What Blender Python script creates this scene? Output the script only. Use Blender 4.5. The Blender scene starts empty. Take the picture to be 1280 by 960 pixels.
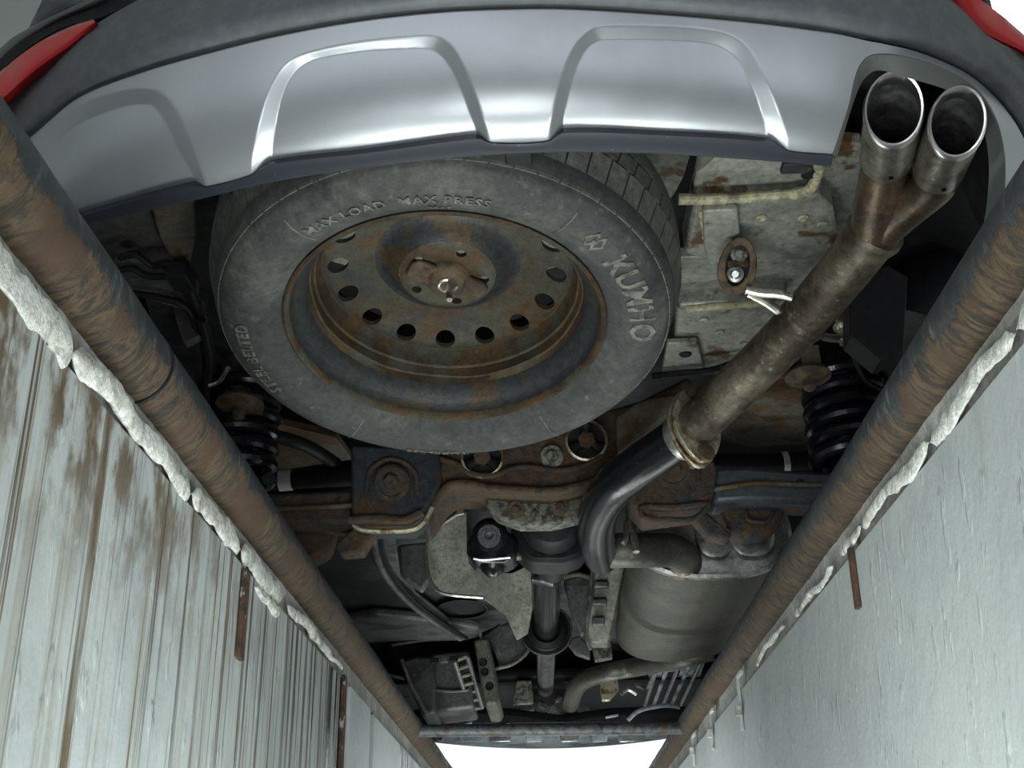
import bpy, bmesh, math, random
from mathutils import Vector, Matrix, noise
random.seed(7)
S = bpy.context.scene
C = bpy.context.collection

# ------------------------------------------------------------------ camera, light, exposure
F = 1500.0                                   # focal length in pixels of a 1280 wide frame
def vn(x, y, z): return Vector((x, y, z)).normalized()
Yc = vn(53, -670, -F)
Zc = Vector((-42, 3380, -F)); Zc = (Zc - Yc * Zc.dot(Yc)).normalized()
Xc = Yc.cross(Zc)
W2C = Matrix((Xc, Yc, Zc)).transposed()      # world -> camera
C2W = Matrix((Xc, Yc, Zc))                   # camera -> world
cam = bpy.data.cameras.new('camera'); cam.lens = F * 36 / 1280; cam.sensor_width = 36; cam.clip_start = .02
camo = bpy.data.objects.new('camera', cam); C.objects.link(camo)
camo.matrix_world = C2W.to_4x4(); S.camera = camo

S.view_settings.view_transform = 'Standard'; S.view_settings.look = 'None'
S.view_settings.gamma = 1; S.view_settings.use_curve_mapping = False
S.view_settings.exposure = 0.0

wd = bpy.data.worlds.new('overcast_sky'); S.world = wd; wd.use_nodes = True
wd.node_tree.nodes['Background'].inputs[0].default_value = (.90, .95, 1, 1)
wd.node_tree.nodes['Background'].inputs[1].default_value = 1.2

def area(name, loc, target, sx, sy, power, col=(1, 1, 1)):
    l = bpy.data.lights.new(name, 'AREA'); l.shape = 'RECTANGLE'; l.size = sx; l.size_y = sy
    l.energy = power; l.color = col
    o = bpy.data.objects.new(name, l); C.objects.link(o); o.location = loc
    o.rotation_euler = (Vector(target) - Vector(loc)).to_track_quat('-Z', 'Y').to_euler()
    return o
LAMP = [(-1, .95), (1, .85), (-1, 2.75), (1, 2.75), (-1, 4.4), (1, 4.4)]   # tube lamps low on the pit walls: side, y
LAMP_Z = -.30
for s_, y_ in LAMP:
    area('tube_light', (s_ * .30, y_, LAMP_Z + .02), (-s_ * .10, y_ + .4, .9), .08, 1.0, {.95: 10, .85: 10, 2.75: 9 - 3 * s_, 4.4: 10}[y_], (.94, 1, .95))
area('work_lamp_light', (-.15, -.15, -.52), (0, 1.5, .8), .26, .26, 8, (.92, .97, 1))
fl_ = bpy.data.lights.new('phone_torch', 'POINT'); fl_.energy = 5; fl_.shadow_soft_size = .008; fl_.color = (1, 1, .95)
flo = bpy.data.objects.new('phone_torch', fl_); C.objects.link(flo); flo.location = (-.035, -.02, .03)
area('ceiling_light', (1.95, 3.5, 3.38), (1.95, 3.5, 0), .45, 1.1, 60, (.95, 1, 1))

# ------------------------------------------------------------------ helpers
def at(u, v, x=None, y=None, z=None):
    w = C2W @ Vector(((u - 640) / F, -(v - 480) / F, -1))
    k = x / w.x if x is not None else y / w.y if y is not None else z / w.z
    return w * k

def lerp(a, b, t): return a + (b - a) * t
def smooth(t): t = max(0., min(1., t)); return t * t * (3 - 2 * t)
def curve1(pts):
    def fn(u):
        if u <= pts[0][0]:
            (x0, y0), (x1, y1) = pts[0], pts[1]
        elif u >= pts[-1][0]:
            (x0, y0), (x1, y1) = pts[-2], pts[-1]
        else:
            for i in range(len(pts) - 1):
                if pts[i][0] <= u <= pts[i + 1][0]:
                    break
            (x0, y0), (x1, y1) = pts[i], pts[i + 1]
            # catmull style slopes
            xm, ym = pts[max(0, i - 1)]; xp, yp = pts[min(len(pts) - 1, i + 2)]
            m0 = (y1 - ym) / (x1 - xm) if x1 != xm else 0; m1 = (yp - y0) / (xp - x0) if xp != x0 else 0
            h = x1 - x0; t = (u - x0) / h
            return (2*t**3-3*t*t+1)*y0 + (t**3-2*t*t+t)*h*m0 + (-2*t**3+3*t*t)*y1 + (t**3-t*t)*h*m1
        return y0 + (y1 - y0) * (u - x0) / (x1 - x0)
    return fn

def spline(pts, n=8):
    """Catmull-Rom through 3D points"""
    pts = [Vector(p) for p in pts]
    if len(pts) < 3: return pts
    out = []
    for i in range(len(pts) - 1):
        p0 = pts[max(0, i - 1)]; p1 = pts[i]; p2 = pts[i + 1]; p3 = pts[min(len(pts) - 1, i + 2)]
        for k in range(n):
            t = k / n
            out.append(.5 * ((2*p1) + (p2-p0)*t + (2*p0-5*p1+4*p2-p3)*t*t + (3*p1-p0-3*p2+p3)*t**3))
    out.append(pts[-1]); return out

WORLD = {}                                    # object -> world location of its origin
class MB:
    def __init__(s): s.v = []; s.f = []
    def add(s, v, f):
        o = len(s.v); s.v += [Vector(p) for p in v]; s.f += [tuple(i + o for i in q) for q in f]; return s
    def grid(s, rows, closed=False):
        n = len(rows[0]); f = []
        for i in range(len(rows) - 1):
            for j in range(n if closed else n - 1):
                k = (j + 1) % n
                f.append((i*n+j, i*n+k, (i+1)*n+k, (i+1)*n+j))
        return s.add([p for r in rows for p in r], f)
    def box(s, c, size, rot=None):
        c = Vector(c); x, y, z = (d / 2 for d in size)
        v = [Vector((a, b, d)) for d in (-z, z) for b in (-y, y) for a in (-x, x)]
        if rot: v = [rot @ p for p in v]
        return s.add([p + c for p in v], [(0,2,3,1),(4,5,7,6),(0,1,5,4),(2,6,7,3),(0,4,6,2),(1,3,7,5)])
    def prism(s, poly, d):
        d = Vector(d); n = len(poly); poly = [Vector(p) for p in poly]
        f = [tuple(range(n)), tuple(range(2*n-1, n-1, -1))]
        f += [(i, i + n, (i+1) % n + n, (i+1) % n) for i in range(n)]
        return s.add(poly + [p + d for p in poly], f)
    def tube(s, path, r, seg=16, cap=True, disp=None):
        path = [Vector(p) for p in path]; n = len(path)
        rr = r if isinstance(r, (list, tuple)) else [r] * n
        t0 = (path[1] - path[0]).normalized()
        a = t0.orthogonal().normalized() if abs(t0.z) > .9 else t0.cross(Vector((0, 0, 1))).normalized()
        rows = []
        for i, p in enumerate(path):
            t = (path[min(n-1, i+1)] - path[max(0, i-1)]).normalized()
            a = (a - t * a.dot(t)).normalized(); b = t.cross(a)
            row = []
            for k in range(seg):
                an = 2 * math.pi * k / seg
                d = a * math.cos(an) + b * math.sin(an)
                q = rr[i] + (disp(p + d * rr[i], d) if disp else 0)
                row.append(p + d * q)
            rows.append(row)
        s.grid(rows, True)
        if cap:
            s.add(rows[0], [tuple(range(seg))[::-1]]); s.add(rows[-1], [tuple(range(seg))])
        return s
    def lathe(s, prof, o, ax=(0, 0, 1), seg=48, ref=None):
        """profile (r, h) around axis ax at o"""
        o = Vector(o); ax = Vector(ax).normalized()
        a = (Vector(ref) - ax * ax.dot(Vector(ref))).normalized() if ref else ax.orthogonal().normalized()
        b = ax.cross(a)
        rows = [[o + ax * h + (a * math.cos(2*math.pi*k/seg) + b * math.sin(2*math.pi*k/seg)) * r for k in range(seg)] for r, h in prof]
        return s.grid(rows, True)
    def build(s, name, mat, parent=None, sm=True, bevel=0, solid=0, angle=35, center=None):
        c = Vector(center) if center else (sum(s.v, Vector()) / len(s.v) if s.v else Vector())
        me = bpy.data.meshes.new(name)
        me.from_pydata([p - c for p in s.v], [], s.f); me.update()
        bm = bmesh.new(); bm.from_mesh(me); bmesh.ops.remove_doubles(bm, verts=bm.verts, dist=1e-6)
        bmesh.ops.recalc_face_normals(bm, faces=bm.faces); bm.to_mesh(me); bm.free()
        if sm:
            me.polygons.foreach_set('use_smooth', [True] * len(me.polygons))
            me.set_sharp_from_angle(angle=math.radians(angle))
        me.materials.append(mat)
        return link(name, me, c, parent, bevel, solid)

def link(name, me, c, parent=None, bevel=0, solid=0):
    o = bpy.data.objects.new(name, me); C.objects.link(o)
    place(o, c, parent)
    if solid:
        m = o.modifiers.new('solid', 'SOLIDIFY'); m.thickness = solid; m.offset = 0
    if bevel:
        m = o.modifiers.new('bevel', 'BEVEL'); m.width = bevel; m.segments = 2; m.limit_method = 'ANGLE'; m.angle_limit = math.radians(40)
        m.harden_normals = False
    return o
def place(o, c, parent):
    if parent:
        o.parent = parent; o.location = Vector(c) - WORLD[parent]
    else: o.location = Vector(c)
    WORLD[o] = Vector(c)
def empty(name, loc, parent=None):
    o = bpy.data.objects.new(name, None); C.objects.link(o); o.empty_display_size = .1
    place(o, loc, parent); return o
def tag(o, label=None, cat=None, group=None, kind=None):
    for k, v in (('label', label), ('category', cat), ('group', group), ('kind', kind)):
        if v: o[k] = v
    return o

def pix(poly, **k): return [at(u, v, **k) for u, v in poly]
def plate_y(name, poly, y, d, mat, parent, bevel=.003, lean=0, v0=600):
    """upright plate: outline in the plane y (leaning), thickness d forward"""
    pts = [at(u, v, y=y + lean * (v0 - v) / 600) for u, v in poly]
    return MB().prism(pts, (0, d, 0)).build(name, mat, parent, bevel=bevel)
def plate_z(name, poly, z, d, mat, parent, bevel=.003):
    """level plate: outline in the plane z, thickness d upward"""
    pts = pix(poly, z=z)
    if name.startswith(('rail_', 'rust_tab')):        # body steel stays clear of the spare tyre
        for p in pts: p.x = max(p.x, .226) if p.x > 0 else min(p.x, -.492)
    return MB().prism(pts, (0, 0, d)).build(name, mat, parent, bevel=bevel)
def bolt(c, ax, r, parent, mat, name='bolt', washer=True, h=None):
    m = MB(); ax = Vector(ax).normalized(); h = h or r * .9
    if washer: m.lathe([(0, 0), (r*1.75, 0), (r*1.75, r*.25), (0, r*.25)], c, ax, 20)
    m.lathe([(r, 0), (r, h*.85), (r*.85, h), (0, h)], Vector(c), ax, 6)
    return m.build(name, mat, parent, angle=30)

# ------------------------------------------------------------------ materials
def nd(nt, t, **k):
    n = nt.nodes.new(t)
    for a, b in k.items(): setattr(n, a, b)
    return n
def ramp(nt, src, lo, hi, c0=(0,0,0,1), c1=(1,1,1,1)):
    r = nd(nt, 'ShaderNodeMapRange'); r.interpolation_type = 'SMOOTHSTEP'
    r.inputs[1].default_value = lo; r.inputs[2].default_value = hi
    nt.links.new(src, r.inputs[0]); return r.outputs[0]
def tex(nt, scale, stretch=(1, 1, 1), detail=5, rough=.6, off=0, dist=0):
    g = nd(nt, 'ShaderNodeNewGeometry')
    m = nd(nt, 'ShaderNodeMapping'); m.inputs['Scale'].default_value = [scale * s for s in stretch]
    m.inputs['Location'].default_value = (off, off * 1.7, off * .3)
    nt.links.new(g.outputs['Position'], m.inputs[0])
    n = nd(nt, 'ShaderNodeTexNoise'); n.inputs['Scale'].default_value = 1; n.inputs['Detail'].default_value = detail
    n.inputs['Roughness'].default_value = rough; n.inputs['Distortion'].default_value = dist
    nt.links.new(m.outputs[0], n.inputs['Vector']); return n.outputs[0]
def mixc(nt, fac, a, b):
    m = nd(nt, 'ShaderNodeMix', data_type='RGBA'); nt.links.new(fac, m.inputs[0])
    for s, i in ((a, 6), (b, 7)):
        if isinstance(s, tuple): m.inputs[i].default_value = (*s, 1)
        else: nt.links.new(s, m.inputs[i])
    return m.outputs[2]
def math_(nt, op, a, b=None):
    m = nd(nt, 'ShaderNodeMath', operation=op)
    for s, i in ((a, 0), (b, 1)):
        if s is None: continue
        if isinstance(s, (int, float)): m.inputs[i].default_value = s
        else: nt.links.new(s, m.inputs[i])
    return m.outputs[0]
def base(name):
    m = bpy.data.materials.new(name); m.use_nodes = True
    return m, m.node_tree, m.node_tree.nodes['Principled BSDF']
CLEAN = ('satin', 'dark_grey_pl', 'grey_cut', 'red_', 'dark_body', 'polished', 'white_band', 'garage', 'shiny', 'grey_painted', 'navy')
def mat(name, col, rough=.5, metal=0, layers=(), bump=None, coat=0, rvar=0):
    """layers: (colour, scale, lo, hi[, stretch]) of noise patches over the base colour"""
    m, nt, b = base(name); c = col
    for i, L in enumerate(layers):
        st = L[4] if len(L) > 4 else (1, 1, 1)
        fac = ramp(nt, tex(nt, L[1], st, off=i * 3.3 + len(name)), L[2], L[3])
        c = mixc(nt, fac, c, L[0])
    if not name.startswith(CLEAN):                    # fine grit and dirt over every worn surface
        gr = nd(nt, 'ShaderNodeMapRange'); gr.inputs[1].default_value = .30; gr.inputs[2].default_value = .70
        gr.inputs[3].default_value = .42; gr.inputs[4].default_value = 1.62
        nt.links.new(tex(nt, 75, detail=8, rough=.82, off=1.3), gr.inputs[0])
        vm = nd(nt, 'ShaderNodeVectorMath', operation='SCALE')
        if isinstance(c, tuple): vm.inputs[0].default_value = c
        else: nt.links.new(c, vm.inputs[0])
        nt.links.new(gr.outputs[0], vm.inputs['Scale']); c = vm.outputs[0]
    if name.startswith(('black_p', 'black_r', 'black_u')): b.inputs['Specular IOR Level'].default_value = .22
    if isinstance(c, tuple): b.inputs['Base Color'].default_value = (*c, 1)
    else: nt.links.new(c, b.inputs['Base Color'])
    b.inputs['Roughness'].default_value = rough; b.inputs['Metallic'].default_value = metal
    b.inputs['Coat Weight'].default_value = coat
    if rvar:
        r = nd(nt, 'ShaderNodeMapRange'); r.inputs[3].default_value = rough - rvar; r.inputs[4].default_value = rough + rvar
        nt.links.new(tex(nt, 25, off=9), r.inputs[0]); nt.links.new(r.outputs[0], b.inputs['Roughness'])
    if bump:
        bp = nd(nt, 'ShaderNodeBump'); bp.inputs['Strength'].default_value = bump[1]; bp.inputs['Distance'].default_value = bump[2] if len(bump) > 2 else .004
        nt.links.new(tex(nt, bump[0], detail=6), bp.inputs['Height']); nt.links.new(bp.outputs[0], b.inputs['Normal'])
    return m
RUST = (.10, .045, .017); RUSTD = (.045, .024, .012); DUST = (.17, .15, .11)
M = {}
M['silver'] = mat('satin_silver_paint', (.46, .485, .52), .36, .72, [((.36, .38, .40), 3, .5, .75), ((.05, .05, .05), 150, .78, .82)])
M['cover'] = mat('dark_grey_plastic', (.092, .102, .112), .5, 0, [((.12, .13, .138), 60, .4, .7)], (900, .1, .001))
M['cutrim'] = mat('grey_cutout_plastic', (.10, .11, .105), .5)
M['lip'] = mat('navy_black_plastic', (.018, .022, .032), .42, 0, [((.14, .15, .17), 140, .68, .74)])
M['red'] = mat('red_lens', (.55, .012, .015), .15, 0, coat=1)
M['black'] = mat('black_plastic', (.009, .010, .011), .5, 0, [((.020, .020, .022), 30, .5, .7)])
M['blackgloss'] = mat('oily_black_metal', (.010, .011, .014), .22, .3, [((.05, .05, .055), 90, .6, .75)], (120, .15))
M['body'] = mat('dark_body_paint', (.09, .10, .10), .3, .3, coat=.6)
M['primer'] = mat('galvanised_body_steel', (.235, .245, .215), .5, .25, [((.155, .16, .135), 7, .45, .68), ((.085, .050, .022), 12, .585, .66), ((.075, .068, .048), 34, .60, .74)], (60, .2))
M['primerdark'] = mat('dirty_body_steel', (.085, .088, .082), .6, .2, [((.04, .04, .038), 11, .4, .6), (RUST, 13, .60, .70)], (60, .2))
M['rusty_rail'] = mat('rusty_body_rail', (.10, .092, .072), .7, .1, [((.075, .040, .017), 10, .44, .58), ((.13, .085, .035), 26, .58, .7)], (70, .35))
M['sealer'] = mat('seam_sealer', (.34, .32, .20), .6, 0, [((.20, .19, .13), 50, .45, .6)], (120, .4))
M['floor'] = mat('black_underbody', (.018, .019, .021), .55, 0, [((.04, .042, .045), 7, .45, .7)], (40, .3))
M['floorgrey'] = mat('grey_underbody', (.095, .098, .096), .5, .2, [((.04, .041, .042), 8, .42, .62), ((.15, .15, .135), 40, .6, .75)], (50, .3))
M['tyre'] = mat('dusty_tyre_rubber', (.038, .041, .041), .7, 0, [((.080, .083, .074), 7, .44, .66), ((.10, .102, .085), 45, .58, .75), ((.020, .022, .024), 10, .56, .70), ((.13, .13, .11), 160, .66, .74)], (180, .35, .002))
M['tread'] = mat('grey_tread_rubber', (.085, .090, .080), .75, 0, [((.12, .12, .105), 30, .45, .7), ((.03, .03, .03), 160, .62, .70)], (150, .25, .002))
M['letter'] = mat('dusty_raised_lettering', (.15, .15, .13), .8, 0, [((.06, .062, .058), 60, .47, .64)])
M['rim'] = mat('rusted_wheel_steel', (.055, .052, .035), .6, .3, [((.065, .038, .017), 13, .47, .62), ((.036, .040, .042), 7, .50, .66), ((.095, .085, .058), 80, .60, .76)], (120, .4, .003))
M['rimrust'] = mat('brown_rim_rust', (.075, .046, .020), .72, .2, [((.042, .030, .017), 18, .42, .6), ((.060, .060, .044), 9, .50, .62), ((.11, .085, .045), 80, .62, .76)], (140, .5, .003))
M['rimblue'] = mat('worn_rim_paint', (.036, .041, .043), .5, .3, [((.065, .045, .022), 14, .50, .64), ((.07, .07, .055), 60, .60, .75)], (140, .35, .003))
M['carrier'] = mat('rusted_carrier', (.085, .058, .032), .7, .2, [((.035, .024, .014), 40, .42, .6)], (120, .3))
M['rust'] = mat('rusted_subframe', (.062, .040, .024), .8, .15, [((.026, .030, .031), 9, .50, .62), ((.085, .045, .022), 26, .52, .66), ((.022, .016, .011), 45, .55, .7), ((.10, .085, .06), 90, .64, .76)], (90, .9, .006))
M['rustblack'] = mat('black_paint_over_rust', (.030, .037, .044), .5, .2, [((.060, .037, .020), 8, .47, .58), ((.06, .065, .06), 50, .58, .75)], (80, .45))
M['arm'] = mat('worn_black_arm', (.045, .055, .065), .45, .2, [((.09, .085, .07), 30, .55, .75), (RUST, 10, .62, .70)], (80, .3))
M['exhaust'] = mat('weathered_exhaust_steel', (.15, .132, .10), .45, .6, [((.065, .052, .038), 12, .42, .60), ((.24, .21, .15), 60, .58, .72)], (110, .45, .003), rvar=.12)
M['hotpipe'] = mat('heat_browned_steel', (.145, .10, .068), .36, .7, [((.085, .066, .048), 14, .42, .62), ((.22, .16, .10), 45, .58, .72)], (90, .3))
M['tip'] = mat('dirty_tip_steel', (.33, .32, .27), .3, .85, [((.15, .13, .09), 20, .48, .66)], (70, .2), rvar=.1)
M['chrome'] = mat('polished_steel', (.9, .9, .9), .28, 1)
M['rod'] = mat('zinc_rod', (.55, .54, .48), .3, .9, [((.22, .20, .15), 40, .5, .65)])
M['gasket'] = mat('clamp_steel', (.42, .38, .28), .4, .7, [((.16, .10, .05), 40, .52, .65)], (90, .3))
M['muffler'] = mat('dusty_muffler_steel', (.095, .094, .078), .48, .5, [((.066, .065, .055), 6, .42, .62), ((.20, .18, .115), 70, .66, .75)], (90, .12), rvar=.06)
M['cap'] = mat('aluminised_cap', (.46, .47, .46), .32, .85, [((.24, .24, .22), 14, .45, .65)], (60, .15))
M['cast'] = mat('speckled_cast_alloy', (.16, .16, .135), .6, .4, [((.05, .05, .04), 70, .46, .58)], (160, .6))
M['shield'] = mat('heat_shield_alloy', (.135, .138, .115), .5, .45, [((.085, .087, .07), 9, .42, .62), ((.055, .055, .045), 110, .52, .68)], (150, .3))
M['shaft'] = mat('shiny_shaft', (.14, .145, .15), .13, .9)
M['shaftgrey'] = mat('grey_shaft', (.20, .21, .20), .35, .7, [((.10, .10, .095), 30, .45, .6)])
M['rubber'] = mat('black_rubber', (.008, .008, .009), .55)
M['white'] = mat('white_band', (.6, .6, .58), .5)
M['tray'] = mat('grey_undertray', (.36, .40, .43), .5, .1, [((.14, .16, .18), 6, .42, .6)])
M['cement'] = mat('white_cement', (.50, .51, .48), .85, 0, [((.32, .31, .27), 30, .50, .66), ((.05, .045, .04), 60, .66, .72)], (90, .8, .006))
M['concrete'] = mat('grey_concrete', (.32, .32, .31), .85, 0, [((.22, .22, .2), 5, .4, .6)], (30, .4))
M['ceiling'] = mat('garage_ceiling', (.72, .75, .71), .8)
M['rustbar'] = mat('rusty_strap', (.075, .035, .016), .85, .1, [((.03, .02, .014), 50, .45, .6), ((.30, .28, .25), 28, .60, .66)], (120, .5))
M['barpaint'] = mat('dirty_bar_paint', (.075, .082, .086), .5, .2, [((.062, .042, .026), 25, .52, .64), ((.03, .034, .037), 60, .5, .6)], (90, .3))
M['strap'] = mat('grey_painted_strap', (.45, .48, .48), .5, 0, [((.25, .22, .17), 60, .58, .7)])

# wall paint: pale grey gloss; left wall with run-down stains of rust and oil
def wall_mat(name, streaks):
    m, nt, b = base(name)
    g = nd(nt, 'ShaderNodeNewGeometry'); sp = nd(nt, 'ShaderNodeSeparateXYZ'); nt.links.new(g.outputs['Position'], sp.inputs[0])
    Y, Z = sp.outputs[1], sp.outputs[2]
    c = mixc(nt, ramp(nt, tex(nt, 5), .4, .7), (.40, .435, .435), (.34, .375, .38))
    c = mixc(nt, ramp(nt, tex(nt, 14, (1, 1, .5)), .60, .78), c, (.28, .30, .295))
    if streaks:
        s1 = tex(nt, 1, (0, 34, .9), 5, .65, 2)           # broad brown runs
        s2 = tex(nt, 1, (0, 60, .8), 3, .6, 8)             # thin dark runs
        s3 = tex(nt, 1, (0, 34, 1.1), 5, .7, 5)
        near = ramp(nt, Y, 2.3, .9); far = ramp(nt, Y, .95, 2.2)
        a = math_(nt, 'ADD', s1, math_(nt, 'MULTIPLY', near, .05))
        f1 = ramp(nt, a, .53, .66)
        f1 = math_(nt, 'MULTIPLY', f1, .5)
        c = mixc(nt, f1, c, (.21, .185, .13))
        f1b = math_(nt, 'MULTIPLY', ramp(nt, tex(nt, 1, (0, 70, .5), 4, .6, 14), .565, .63), math_(nt, 'ADD', .35, math_(nt, 'MULTIPLY', ramp(nt, tex(nt, 1, (0, 18, 3.2), 3, .6, 21), .40, .64), .85)))
        c = mixc(nt, f1b, c, (.11, .082, .046))
        top = ramp(nt, Z, -.05, .42)
        a2 = math_(nt, 'ADD', s2, math_(nt, 'MULTIPLY', far, .13))
        f2 = math_(nt, 'MULTIPLY', ramp(nt, a2, .60, .67), math_(nt, 'ADD', math_(nt, 'MULTIPLY', top, .6), .35))
        c = mixc(nt, f2, c, (.06, .052, .042))
        a3 = math_(nt, 'ADD', s3, math_(nt, 'MULTIPLY', ramp(nt, Y, 1.45, 2.3), .20))
        f3 = ramp(nt, a3, .675, .73); c = mixc(nt, f3, c, (.018, .018, .018))
        # rusty scab just under the rail
        f4 = math_(nt, 'MULTIPLY', ramp(nt, tex(nt, 16, (1, 1, .6), 6, .65, 4), .44, .60), ramp(nt, Z, .20, .39))
        f4 = math_(nt, 'MULTIPLY', f4, ramp(nt, Y, 1.9, .8)); c = mixc(nt, f4, c, (.10, .068, .036))
        rr = math_(nt, 'SUBTRACT', .5, math_(nt, 'MULTIPLY', f3, .3)); nt.links.new(rr, b.inputs['Roughness'])
    else:
        f = ramp(nt, tex(nt, 60, (1, 1, .4), 5, .65, 3), .66, .73); c = mixc(nt, math_(nt, 'MULTIPLY', f, .5), c, (.24, .24, .22))
        b.inputs['Roughness'].default_value = .42
    nt.links.new(c, b.inputs['Base Color'])
    bp = nd(nt, 'ShaderNodeBump'); bp.inputs['Strength'].default_value = .55; bp.inputs['Distance'].default_value = .004
    h = math_(nt, 'ADD', tex(nt, 30, (1, 1, .6), 4), math_(nt, 'MULTIPLY', ramp(nt, tex(nt, 45, (1, 1, .35), 3, .5, 6), .60, .70), .6))
    nt.links.new(h, bp.inputs['Height']); nt.links.new(bp.outputs[0], b.inputs['Normal'])
    return m
M['wall_streak'] = wall_mat('stained_wall_paint', True)
M['wall_plain'] = wall_mat('glossy_wall_paint', False)

# rail pipe: black paint worn through to scaly rust on the underside
def rail_mat(name, zc, xw, bias):
    m, nt, b = base(name)
    g = nd(nt, 'ShaderNodeNewGeometry'); sp = nd(nt, 'ShaderNodeSeparateXYZ'); nt.links.new(g.outputs['Position'], sp.inputs[0])
    low = ramp(nt, sp.outputs[2], zc + .020, zc - .032)
    n1 = tex(nt, 1, (9, 14, 9), 6, .65, 1); n2 = tex(nt, 1, (20, 40, 20), 7, .75, 6, 2.4)
    a = math_(nt, 'ADD', math_(nt, 'MULTIPLY', low, .42), math_(nt, 'MULTIPLY', n1, .75))
    a = math_(nt, 'ADD', a, math_(nt, 'MULTIPLY', n2, .40)); a = math_(nt, 'ADD', a, bias)
    a = math_(nt, 'ADD', a, math_(nt, 'MULTIPLY', ramp(nt, sp.outputs[1], .7, 2.2), .07))
    f = ramp(nt, a, .72, .80)
    rc = mixc(nt, ramp(nt, tex(nt, 1, (22, 60, 22), 7, .75, 3, 1.6), .38, .62), (.017, .014, .011), (.092, .060, .030))
    rc = mixc(nt, ramp(nt, tex(nt, 7, (1, 1, 1), 3, .6, 12), .5, .62), rc, (.055, .029, .014))
    pc = mixc(nt, ramp(nt, tex(nt, 1, (30, 80, 30), 4, .6, 7), .52, .72), (.022, .027, .031), (.085, .095, .095))
    pc = mixc(nt, ramp(nt, tex(nt, 40, off=4), .66, .71), pc, (.008, .008, .008))
    nt.links.new(mixc(nt, f, pc, rc), b.inputs['Base Color'])
    nt.links.new(math_(nt, 'ADD', .42, math_(nt, 'MULTIPLY', f, .4)), b.inputs['Roughness'])
    bp = nd(nt, 'ShaderNodeBump'); bp.inputs['Strength'].default_value = .7; bp.inputs['Distance'].default_value = .006
    h = math_(nt, 'ADD', math_(nt, 'MULTIPLY', f, .35), math_(nt, 'MULTIPLY', n2, 1.2))
    nt.links.new(h, bp.inputs['Height']); nt.links.new(bp.outputs[0], b.inputs['Normal'])
    return m

# ------------------------------------------------------------------ the setting: pit and garage
GZ = .45                                       # garage floor level above the camera
XL, XR = -.375, .375                           # pit wall faces
PY0, PY1 = -3.0, 7.6
def struct(o, label=None): o['kind'] = 'structure'; return tag(o, label)
wl = struct(MB().box(((XL - .15), (PY0+PY1)/2, (-1.25+.405)/2), (.30, PY1-PY0, 1.655)).build('wall_left', M['wall_streak']), 'pale painted pit wall with brown and black run stains')
wr = struct(MB().box(((XR + .15), (PY0+PY1)/2, (-1.25+.405)/2), (.30, PY1-PY0, 1.655)).build('wall_right', M['wall_plain']), 'clean pale grey painted pit wall')
struct(MB().box((0, PY0-.1, -.4), (1.4, .2, 1.7)).build('wall_back', M['wall_plain']), 'pit end wall behind the viewer')
struct(MB().box((0, PY1+.1, -.4), (1.4, .2, 1.7)).build('wall_front', M['wall_plain']), 'far end wall of the pit')
struct(MB().box((0, (PY0+PY1)/2, -1.3), (1.4, PY1-PY0+.4, .1)).build('floor', M['concrete']), 'grey concrete pit floor')
fl = empty('garage_floor', (0, 3, GZ)); struct(fl, 'concrete garage floor either side of the pit')
MB().box(((XL-.01-4)/2, 3, GZ-.016), (4+XL-.01, 13, .052)).build('floor_slab', M['concrete'], fl)
MB().box(((XR+.01+4)/2, 3, GZ-.016), (4-XR-.01, 13, .052)).build('floor_slab', M['concrete'], fl)
MB().box((0, PY1+1.05, GZ-.022), (.79, 1.6, .044)).build('floor_slab', M['concrete'], fl)
struct(MB().box((0, 2.5, 3.55), (8.2, 12.2, .1)).build('ceiling', M['ceiling']), 'plain grey garage ceiling')
struct(MB().box((-4.05, 2.5, 1.98), (.1, 12, 3.05)).build('wall_garage_left', M['ceiling']), 'grey garage side wall')
struct(MB().box((4.05, 2.5, 1.98), (.1, 12, 3.05)).build('wall_garage_right', M['ceiling']), 'grey garage side wall with lamp')

# lumpy white cement along the top of the walls
def cement(parent, side, xw, y0, y1, w, h, seed, zc=.418):
    n = max(6, int((y1 - y0) / .005)); seg = 12; rows = []
    for i in range(n + 1):
        y = lerp(y0, y1, i / n); e = smooth(min(i, n - i) / 4)
        a = .55 + .9 * noise.noise(Vector((y * 14, seed, 0))) ; a = max(.25, a + .45)
        zz = zc + .012 * noise.noise(Vector((y * 9, seed + 5, 0)))
        row = []
        for k in range(seg):
            an = 2 * math.pi * k / seg
            d = 1 + .30 * noise.noise(Vector((y * 60, k * .9, seed))) + (.5 * noise.noise(Vector((y * 24, seed, 3))) if math.sin(an) < 0 else 0)
            row.append(Vector((xw - side * math.cos(an) * w * e * d * a, y, zz + math.sin(an) * h * e * d * (.6 + .4 * a))))
        rows.append(row)
    o = MB().grid(rows, True).build('cement_bead', M['cement'], parent); return o
for i, (a, b, w, h) in enumerate([(.40, .86, .004, .016), (.85, 1.20, .004, .012), (1.20, 1.42, .004, .013), (1.42, 1.66, .005, .014), (1.50, 1.65, .005, .007), (1.70, 2.08, .004, .009), (2.06, 2.20, .003, .005)]):
    cement(wl, -1, XL, a, b, w, h, i * 3.1, .420 if i != 4 else .398)
for i, (a, b, w, h) in enumerate([(.55, .86, .003, .011), (.86, 1.10, .003, .009), (1.10, 1.38, .003, .009), (1.38, 1.50, .003, .007), (1.54, 1.82, .004, .006), (1.9, 2.2, .003, .005)]):
    cement(wr, 1, XR, a, b, w, h, 40 + i * 3.1, .420)

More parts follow.
